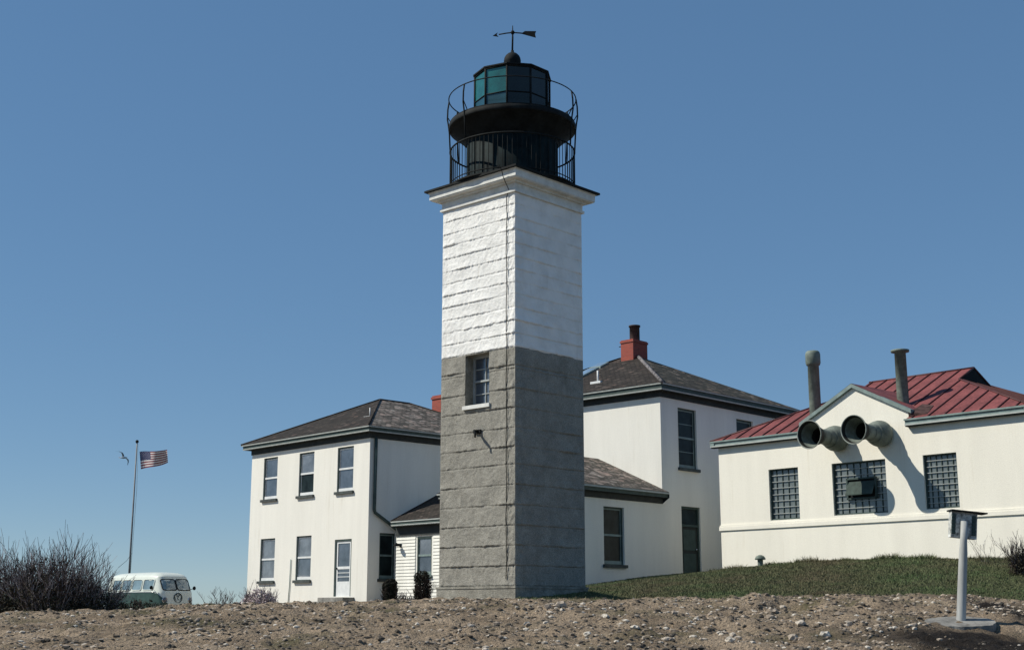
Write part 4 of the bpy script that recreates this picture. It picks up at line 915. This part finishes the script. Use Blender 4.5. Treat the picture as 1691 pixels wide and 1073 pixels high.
for sg in (1, -1):
    sec = []
    for t in (0, .25, .5, .75, 1):
        c = gp+wd_*sg*t*.78+hd*(.10*math.sin(t*math.pi)-.16*t*t)+upv*(.16*math.sin(t*math.pi*.9)-.10*t*t); w_ = .13*(1-.8*t**1.5)
        sec.append([c+hd*w_*.45+upv*.0, c+upv*.022*(1-t), c-hd*w_, c-upv*.012*(1-t)])
    v = [q for s4 in sec for q in s4]; f = []
    for i in range(4):
        for k in range(4): f.append((i*4+k, i*4+(k+1) % 4, (i+1)*4+(k+1) % 4, (i+1)*4+k))
    f.append((16, 17, 18, 19)); mb.add(v, f, 1, True)
tl_ = [gp-hd*.25+x_*.0+wd_*.03, gp-hd*.25-wd_*.03, gp-hd*.42-wd_*.07, gp-hd*.42+wd_*.07]
mb.hexa([q-upv*.006 for q in tl_]+[q+upv*.006 for q in tl_], 0)
gl = mb.build('gull', [M['gull_w'], M['gull_g']], None, GT); tag(gl, 'grey and white gull gliding with bent wings left of the flag', 'bird')

# ------------------------------------------------------------------ van
fd = Vector((.735, -.678, 0)).normalized(); rd = Vector((-.678, -.735, 0)).normalized()   # forward, and the side seen
vz = -.41
vc = at(294, 987, 54); vc = Vector((vc.x, vc.y, vz))-fd*2.12
VN = thing('parked_van', vc, 'pale cream and green van with a round front emblem, parked behind the bushes', 'van')
def vp(x, y, z): return vc+fd*x+rd*y+Vector((0, 0, z))    # x forward, y to the seen side, z up
def lerp(tab, z): return float(np.interp(z, [t[0] for t in tab], [t[1] for t in tab]))
HW = [(.28, .78), (.4, .84), (.7, .86), (1.1, .855), (1.2, .84), (1.66, .76), (1.74, .73), (1.82, .66), (1.89, .52), (1.93, .32), (1.945, .05)]
XF = [(.28, 2.0), (.4, 2.1), (.7, 2.14), (1.1, 2.08), (1.2, 2.04), (1.66, 1.80), (1.74, 1.78), (1.82, 1.68), (1.89, 1.45), (1.93, 1.0), (1.945, .3)]
XB = [(.28, 2.05), (.4, 2.1), (1.1, 2.12), (1.66, 1.98), (1.74, 1.95), (1.82, 1.85), (1.89, 1.6), (1.93, 1.1), (1.945, .3)]
def ring_pt(t, z, off=0.):    # t in [0,1): outline, front nose at t=0, seen side at t=.25
    a = 2*math.pi*t; c, s = math.cos(a), math.sin(a); w_ = lerp(HW, z)+off; l = (lerp(XF, z) if c > 0 else lerp(XB, z))+off
    ex = .26 if c > 0 else .2
    ey = .30
    return (l*math.copysign(abs(c)**ex if abs(c) > 1e-9 else 0, c), w_*math.copysign(abs(s)**ey if abs(s) > 1e-9 else 0, s))
NT = 288
ts = []
for k in range(NT): ts.append(k/NT)
# even spacing along the outline
def outline(z, n=NT, off=0.):
    raw = [ring_pt(k/2000, z, off) for k in range(2000)]; d = [0]
    for k in range(2000): q = raw[(k+1) % 2000]; d.append(d[-1]+math.hypot(q[0]-raw[k][0], q[1]-raw[k][1]))
    raw.append(raw[0]); L = np.linspace(0, d[-1], n, endpoint=False)
    return np.stack([np.interp(L, d, [q[0] for q in raw]), np.interp(L, d, [q[1] for q in raw])], -1)
zs = list(np.arange(.28, 1.74, .03))+[1.74, 1.76, 1.80, 1.83, 1.86, 1.89, 1.91, 1.93, 1.94, 1.945]
V = []; Fq = []; mi = []; O = [outline(z) for z in zs]
for z, o_ in zip(zs, O): V += [tuple(vp(q[0], q[1], z)) for q in o_]
for j in range(len(zs)-1):
    for k in range(NT):
        Fq.append((j*NT+k, j*NT+(k+1) % NT, (j+1)*NT+(k+1) % NT, (j+1)*NT+k))
        x, y = (O[j][k]+O[j][(k+1) % NT])/2; zc = (zs[j]+zs[j+1])/2
        belt = 1.13
        if x > 1.55: yy = abs(y)/.84; belt = .40+.73*min(1, max(0, yy))**1.7
        mi.append(1 if zc < belt else 0)
k0 = len(V); V += [tuple(vp(0, 0, .28)), tuple(vp(0, 0, 1.948))]; tri = []
T3 = [(k0, (k+1) % NT, k, k) for k in range(NT)]+[(k0+1, (len(zs)-1)*NT+k, (len(zs)-1)*NT+(k+1) % NT, (len(zs)-1)*NT+(k+1) % NT) for k in range(NT)]
body = MB(); body.v = V; body.f = Fq+[t[:3] for t in T3]; body.mi = mi+[1]*NT+[0]*NT; body.sm = [True]*len(body.f)
vb = body.build('body', [M['van_top'], M['van_low']], VN)
def van_patch(name, m, x0, x1, z0, z1, side='r', off=.006, parent=None, rim=None):
    """a rounded panel lying on the body surface: r = seen side, f = front (x0,x1 are then y limits)"""
    def S_(a, z, of):
        if side == 'f':
            o2 = outline_front(z); x = float(np.interp(a, o2[0], o2[1])); return vp(x+of, a, z)
        sgn = 1 if side == 'r' else -1
        return vp(a, sgn*(side_y(a, z)+of), z)
    def loop(of, gr):
        pts = []; r = .07
        for cx_, cz_, a0 in ((x1-r, z1-r, 0), (x0+r, z1-r, 90), (x0+r, z0+r, 180), (x1-r, z0+r, 270)):
            for q in range(5): a = R(a0+q*22.5); pts.append((cx_+(r+gr)*math.cos(a), cz_+(r+gr)*math.sin(a)))
        return pts
    mb = MB(); c = ((x0+x1)/2, (z0+z1)/2)
    rings = [[(c[0]+(q[0]-c[0])*t, c[1]+(q[1]-c[1])*t) for q in loop(0, 0)] for t in (1, .66, .33)]
    n = len(rings[0]); v = [S_(*q, off) for rg in rings for q in rg]+[S_(*c, off)]
    f = [(i*n+k, i*n+(k+1) % n, (i+1)*n+(k+1) % n, (i+1)*n+k) for i in range(2) for k in range(n)]+[(2*n+k, 2*n+(k+1) % n, 3*n) for k in range(n)]
    mb.add(v, f, 0, True)
    o1 = mb.build(name, m, parent or VN)
    if rim:
        mb = MB(); q = loop(0, .012); pts = [S_(*t, off+.002) for t in q]; mb.tube(pts+[pts[0]], .022, 5, cap=False); mb.build('window_rim', rim, o1)
    return o1
_oc = {}
def oc(z):
    k = round(z, 2)
    if k not in _oc: _oc[k] = outline(k, 600)
    return _oc[k]
def side_y(x, z):
    o2 = oc(z); m_ = o2[:, 1] > 0; i = np.argsort(o2[m_, 0]); return float(np.interp(x, o2[m_, 0][i], o2[m_, 1][i]))
def outline_front(z):
    o2 = oc(z); m_ = o2[:, 0] > .5; i = np.argsort(o2[m_, 1]); return o2[m_, 1][i], o2[m_, 0][i]
for sd in ('r', 'l'):
    for x0, x1 in ((.86, 1.55), (.06, .72), (-.70, -.06), (-1.42, -.82)): van_patch('side_window', M['van_glass'], x0, x1, 1.22, 1.62, sd, rim=M['van_top'])
for y0, y1 in ((-.63, -.03), (.03, .63)): van_patch('windscreen', M['van_glass'], y0, y1, 1.22, 1.62, 'f', rim=M['rubber'])
for y_ in (-.58, .58):
    xf = float(np.interp(y_, *outline_front(.82))); mb = MB(); c_ = vp(xf-.02, y_, .82); ax = (fd+rd*(.25*np.sign(y_))).normalized()
    mb.lathe([(.0, .055), (.06, .05), (.09, .035), (.1, .0)], c_, ax, 20); h_ = mb.build('headlight', M['pane'], VN); mb = MB(); mb.lathe([(.1, -.02), (.1, .03), (.115, .03), (.12, 0), (.12, -.02)], c_, ax, 20); mb.build('headlight_ring', M['chrome'], h_)
# round emblem: ring with a V over a W
EM = mat('emblem_dark', (.03, .05, .055), .4)
c_ = vp(float(np.interp(0, *outline_front(.90)))+.012, 0, .90); ez_ = Vector((0, 0, 1)); er = -rd
def ep(a, b): return c_+er*a+ez_*b
mb = MB(); rr_ = .185; mb.tube([ep(rr_*math.cos(2*math.pi*k/32), rr_*math.sin(2*math.pi*k/32)) for k in range(33)], .019, 6, cap=False)
mb.tube([ep(-.085, .155), ep(0, .02), ep(.085, .155)], .016, 5); mb.tube([ep(-.165, .06), ep(-.08, -.15), ep(0, .0), ep(.08, -.15), ep(.165, .06)], .016, 5); mb.build('front_emblem', EM, VN)
mb = MB(); bz = .45; mb.tube([vp(float(np.interp(y_, *outline_front(bz)))+.07-(.02 if abs(y_) > .7 else 0), y_, bz) for y_ in np.linspace(-.84, .84, 13)], .06, 8); mb.build('front_bumper', M['van_top'], VN)
for y_ in (-.88, .88):
    mb = MB(); mb.tube([vp(1.62, y_*.96, 1.24), vp(1.72, y_*1.12, 1.28)], .012, 5); mb.lathe([(0, -.012), (.075, -.01), (.08, 0), (.05, .02), (0, .025)], vp(1.73, y_*1.14, 1.30), fd, 16); mb.build('mirror', M['dk'], VN)
for x_ in (1.25, -1.15):
    for y_ in (-.70, .70):
        mb = MB(); ax = rd*np.sign(y_); mb.lathe([(.2, -.08), (.31, -.07), (.33, -.03), (.33, .06), (.31, .10), (.2, .10)], vp(x_, y_, .33), ax, 24); wl_ = mb.build('wheel', M['rubber'], VN)
        mb = MB(); mb.lathe([(.2, .09), (.19, .10), (.12, .12), (0, .14)], vp(x_, y_, .33), ax, 20); mb.build('hubcap', M['van_top'], wl_)
mb = MB(); mb.tube([vp(x, side_y(x, 1.13)+.008, 1.13) for x in np.linspace(-1.9, 1.75, 14)], .012, 5); mb.build('belt_moulding', M['chrome'], VN)

# ------------------------------------------------------------------ shrubs
def twigs(g, base, n, H, spread, lean=(0, 0), r0=.012, kids=7, curl=.25, rmin=.0035):
    """stems from the base with side twigs: list of (p, q, r0, r1)"""
    out = []
    for i in range(n):
        a = g.uniform(0, 6.28); rad = spread*math.sqrt(g.uniform()); b = Vector((base.x+rad*.55*math.cos(a), base.y+rad*.55*math.sin(a), base.z-.05))
        d = Vector((math.cos(a)*rad/spread*.55+lean[0]+g.uniform(-.2, .2), math.sin(a)*rad/spread*.55+lean[1]+g.uniform(-.2, .2), 1)).normalized()
        L = H*g.uniform(.55, 1.0)*(1-.25*rad/spread); p = b; ns = 6; pts = [p]
        for k in range(ns):
            d = (d+Vector((g.uniform(-1, 1), g.uniform(-1, 1), g.uniform(-.3, .6)))*curl*.5).normalized(); p = p+d*L/ns; pts.append(p)
        for k in range(ns): out.append((pts[k], pts[k+1], r0*(1-k/ns*.72), r0*(1-(k+1)/ns*.72)))
        for j in range(kids):
            k = g.integers(1, ns); q = pts[k].lerp(pts[k+1] if k < ns else pts[k], g.uniform()); e = (d+Vector((g.uniform(-1, 1), g.uniform(-1, 1), g.uniform(-.2, 1)))*.9).normalized(); l = L*g.uniform(.12, .32)
            m1 = q+e*l*.5+Vector((g.uniform(-1, 1), g.uniform(-1, 1), .3))*l*.12; m2 = m1+(e+Vector((0, 0, .4))).normalized()*l*.5
            out += [(q, m1, r0*.5, r0*.4), (m1, m2, r0*.4, rmin)]
    return out
def seg_mesh(name, segs, mats, parent, mi=None):
    n = len(segs); P = np.array([s[0][:] for s in segs]); Q = np.array([s[1][:] for s in segs]); r0 = np.array([s[2] for s in segs]); r1 = np.array([s[3] for s in segs])
    d = Q-P; d /= np.linalg.norm(d, axis=1)[:, None]+1e-9; h = np.where(np.abs(d[:, :1]) < .8, np.array([[1., 0, 0]]), np.array([[0., 1, 0]])); x = np.cross(d, h); x /= np.linalg.norm(x, axis=1)[:, None]; y = np.cross(d, x)
    V = np.zeros((n, 6, 3))
    for k in range(3):
        c, s = math.cos(2.094*k), math.sin(2.094*k); V[:, k] = P+(x*c+y*s)*r0[:, None]; V[:, 3+k] = Q+(x*c+y*s)*r1[:, None]
    b = (np.arange(n)*6)[:, None]; F = np.concatenate([b+np.array([[k, (k+1) % 3, 3+(k+1) % 3, 3+k]]) for k in range(3)])
    return npmesh(name, V.reshape(-1, 3), F, mats, parent, smooth=False, mi=None if mi is None else np.tile(mi, 3))
def leaf_mesh(name, pts, size, g, mats, parent, up=.3):
    n = len(pts); P = np.array(pts); a = g.normal(size=(n, 3)); a /= np.linalg.norm(a, axis=1)[:, None]; b = np.cross(a, g.normal(size=(n, 3))); b /= np.linalg.norm(b, axis=1)[:, None]+1e-9
    s = (size*g.uniform(.55, 1.3, n))[:, None]; V = np.stack([P-a*s, P+b*s*.45, P+a*s, P-b*s*.45], 1)
    return npmesh(name, V.reshape(-1, 3), np.arange(n*4).reshape(n, 4), mats, parent, smooth=False)
def shrub(name, base, n, H, spread, label, cat, group=None, seed=1, leaves=0, leaf=.05, leaf_m='bushleaf', twig_m='twig', pale=.25, kids=8, r0=.011, lean=(0, 0), dense=.55, curl=.55):
    g = np.random.default_rng(seed); t = thing(name, base, label, cat, group)
    sg = twigs(g, base, n, H, spread, lean, r0, kids, curl); mi = (g.uniform(size=len(sg)) < pale).astype(int)
    seg_mesh('stems', sg, [M[twig_m], M['twig_pale']], t, mi)
    if leaves:
        pts = []
        while len(pts) < leaves:
            x, y = g.uniform(-1, 1, 2)
            if x*x+y*y > 1: continue
            z = g.uniform()**1.2; top = dense*(1-.55*(x*x+y*y))*(1+.35*mnoise.noise(Vector((x*2.3, y*2.3, seed*3.3))))
            if z > top: continue
            if mnoise.noise(Vector((x*3.5, y*3.5, z*6+seed))) < -.28 and z > .25: continue
            pts.append((base.x+x*spread*1.02+lean[0]*z*H, base.y+y*spread*1.02, base.z+z*H-.03))
        leaf_mesh('foliage', pts, leaf, g, [M[leaf_m]], t)
    return t
def gp_(px, y, py=1010):
    q = at(px, py, y); return Vector((q.x, q.y, hz(q.x, q.y)))
shrub('bramble_bush', gp_(85, 31), 250, 2.08, 1.1, 'tallest tangled bare-twigged bush at the left edge, dark at its base', 'bush', 'bushes at the left edge', 3, 5200, .042, pale=.42, dense=.6)
shrub('bramble_bush', gp_(2, 31.5), 190, 1.95, .95, 'tangled dark bush cut by the left edge of the photo', 'bush', 'bushes at the left edge', 4, 3800, .042, pale=.42, dense=.66)
shrub('bramble_bush', gp_(150, 31.2), 150, 1.25, .8, 'lower tangled bush in front of the back of the van', 'bush', 'bushes at the left edge', 5, 3000, .04, pale=.5, lean=(.12, 0), dense=.52)
shrub('low_shrub', gp_(232, 33), 30, .5, .62, 'low dark shrub in front of the side of the van', 'bush', None, 6, 1500, .035, pale=.2, dense=.75, r0=.007)
shrub('bare_bush', gp_(366, 44, 998), 30, 1.0, .75, 'sparse thorny bare bush between the van and the left house', 'bush', None, 7, 500, .03, pale=.35, kids=9, dense=.3, curl=.7)
shrub('budding_bush', gp_(425, 46, 998), 70, 1.0, .66, 'pale budding bush in front of the left corner of the left house', 'bush', None, 8, 2200, .045, leaf_m='blossom', pale=.75, kids=10, dense=.75, lean=(.12, 0), curl=.7)
shrub('bare_sapling', gp_(398, 45, 998), 3, 1.35, .2, 'thin bare sapling leaning toward the left house corner', 'sapling', None, 9, pale=.1, kids=6, r0=.013, lean=(.28, 0))
for px, y, H, sp_, sd, lab in ((644, 46.5, .86, .28, 10, 'shorter dark evergreen shrub under the shaded window of the left house'), (697, 45.8, 1.1, .33, 11, 'taller dark evergreen shrub beside the lighthouse base')):
    b = gp_(px, y, 997); g = np.random.default_rng(sd); t = thing('evergreen_shrub', b, lab, 'shrub', 'evergreens by the passageway')
    sg = twigs(g, b, 40, H*.95, sp_*.8, kids=10, r0=.01); seg_mesh('stems', sg, [M['twig']], t)
    pts = []
    while len(pts) < 5200:
        x, yv, z = g.uniform(-1, 1), g.uniform(-1, 1), g.uniform(); w_ = (.88+.25*mnoise.noise(Vector((math.atan2(yv, x)*1.5, z*4, sd))))*(1 if z < .75 else math.sqrt(max(0, 1-((z-.75)/.27)**2)))
        if x*x+yv*yv < w_*w_ and x*x+yv*yv > (.35*w_)**2: pts.append((b.x+x*sp_, b.y+yv*sp_, b.z+z*H))
    leaf_mesh('foliage', pts, .034, g, [M['evergreen']], t)
shrub('low_shrub', gp_(668, 45, 998), 40, .5, .34, 'low scraggly shrub between the two evergreens', 'bush', None, 12, 900, .03, pale=.5, kids=9, dense=.6, r0=.007, curl=.5)
b = at(1690, 926, 34.5); b.z = hz(b.x, b.y); shrub('bramble_bush', b, 60, 1.2, .36, 'dark twiggy bush at the right edge in front of the cream wall', 'bush', None, 13, 1100, .035, pale=.15, dense=.6)
b = at(1634, 924, 37); b.z = hz(b.x, b.y); shrub('dry_weed', b, 9, 1.15, .42, 'thin bare weed stalks against the cream wall at right', 'weed', None, 14, twig_m='weed', pale=.3, kids=5, r0=.006)

# ------------------------------------------------------------------ grass on the slope, weeds along the wall
g = np.random.default_rng(21)
n = 120000; y = 26+20*g.uniform(size=n)**1.0; x = g.uniform(-1.5, 20, n)
en = np.array([fbm(a*1.1, b*1.1, 6, 3) if b < 30 else 0 for a, b in zip(x, y)]); k = (grass_w(x, y+.4+en*1.6) > g.uniform(.15, 1, n)) & (x/y < .5)
rel = np.stack([x-PC[0], y-PC[1]], -1); s_ = rel@np.array(PB); k_ = rel@np.array(PN); k &= ~((s_ > 0) & (k_ > -.01))
rel = np.stack([x-RC[0], y-RC[1]], -1); k &= ~((rel@np.array(RA) > -.02) & (rel@np.array(RB) > -6.2))
rel = np.stack([x-TC[0]*KT, y-TC[1]*KT], -1); k &= ~((rel@np.array(TA) > -.1) & (rel@np.array(TA) < 2.4) & (rel@np.array(TB) > -.1) & (rel@np.array(TB) < 2.4))
x, y = x[k], y[k]
# taller weeds right at the foot of the cream wall and scattered on the bank's crest
m = 2600; sw = g.uniform(-.3, 11.5, m); wx = PC[0]+PB[0]*sw-PN[0]*g.uniform(.02, .45, m)**1; wy = PC[1]+PB[1]*sw-PN[1]*g.uniform(.02, .45, m)
hh = np.concatenate([g.uniform(.03, .075, len(x)), g.uniform(.05, .26, m)*(.6+.5*np.sin(sw*3.1)*np.sin(sw*1.3))])
m2 = 2600; cy_ = g.uniform(24.0, 27.5, m2); cx_ = cy_*g.uniform(-.42, .40, m2); kk_ = np.array([fbm(a*.9, b*.9, 7, 3) for a, b in zip(cx_, cy_)]) > .12; cx_, cy_ = cx_[kk_], cy_[kk_]
x = np.concatenate([x, wx, cx_]); y = np.concatenate([y, wy, cy_]); hh = np.concatenate([hh, g.uniform(.025, .06, len(cx_))]); n = len(x); z = sample_ground(x, y)-.008
V = []
for b_ in range(3):
    a = g.uniform(0, 6.28, n); w_ = g.uniform(.008, .016, n); dx, dy = np.cos(a), np.sin(a); ln = g.uniform(.2, .9, n)*hh; ox, oy = g.normal(0, .02, n), g.normal(0, .02, n); q = g.uniform(0, 6.28, n); h2 = hh*g.uniform(.6, 1.1, n)
    V.append(np.stack([np.stack([x+ox-dx*w_, y+oy-dy*w_, z], -1), np.stack([x+ox+dx*w_, y+oy+dy*w_, z], -1), np.stack([x+ox+ln*np.cos(q), y+oy+ln*np.sin(q), z+h2], -1)], 1))
V = np.concatenate(V); gr = npmesh('grass', V.reshape(-1, 3), np.arange(len(V)*3).reshape(-1, 3), M['grass'], smooth=False)
tag(gr, 'short dark green grass on the slope below the cream building', 'grass', kind='stuff')

# ------------------------------------------------------------------ labels of the bigger rocks
for x, y, s, o in big: tag(o, 'loose fist-sized rock lying among the gravel of the bank', 'rock', 'loose rocks on the gravel bank')
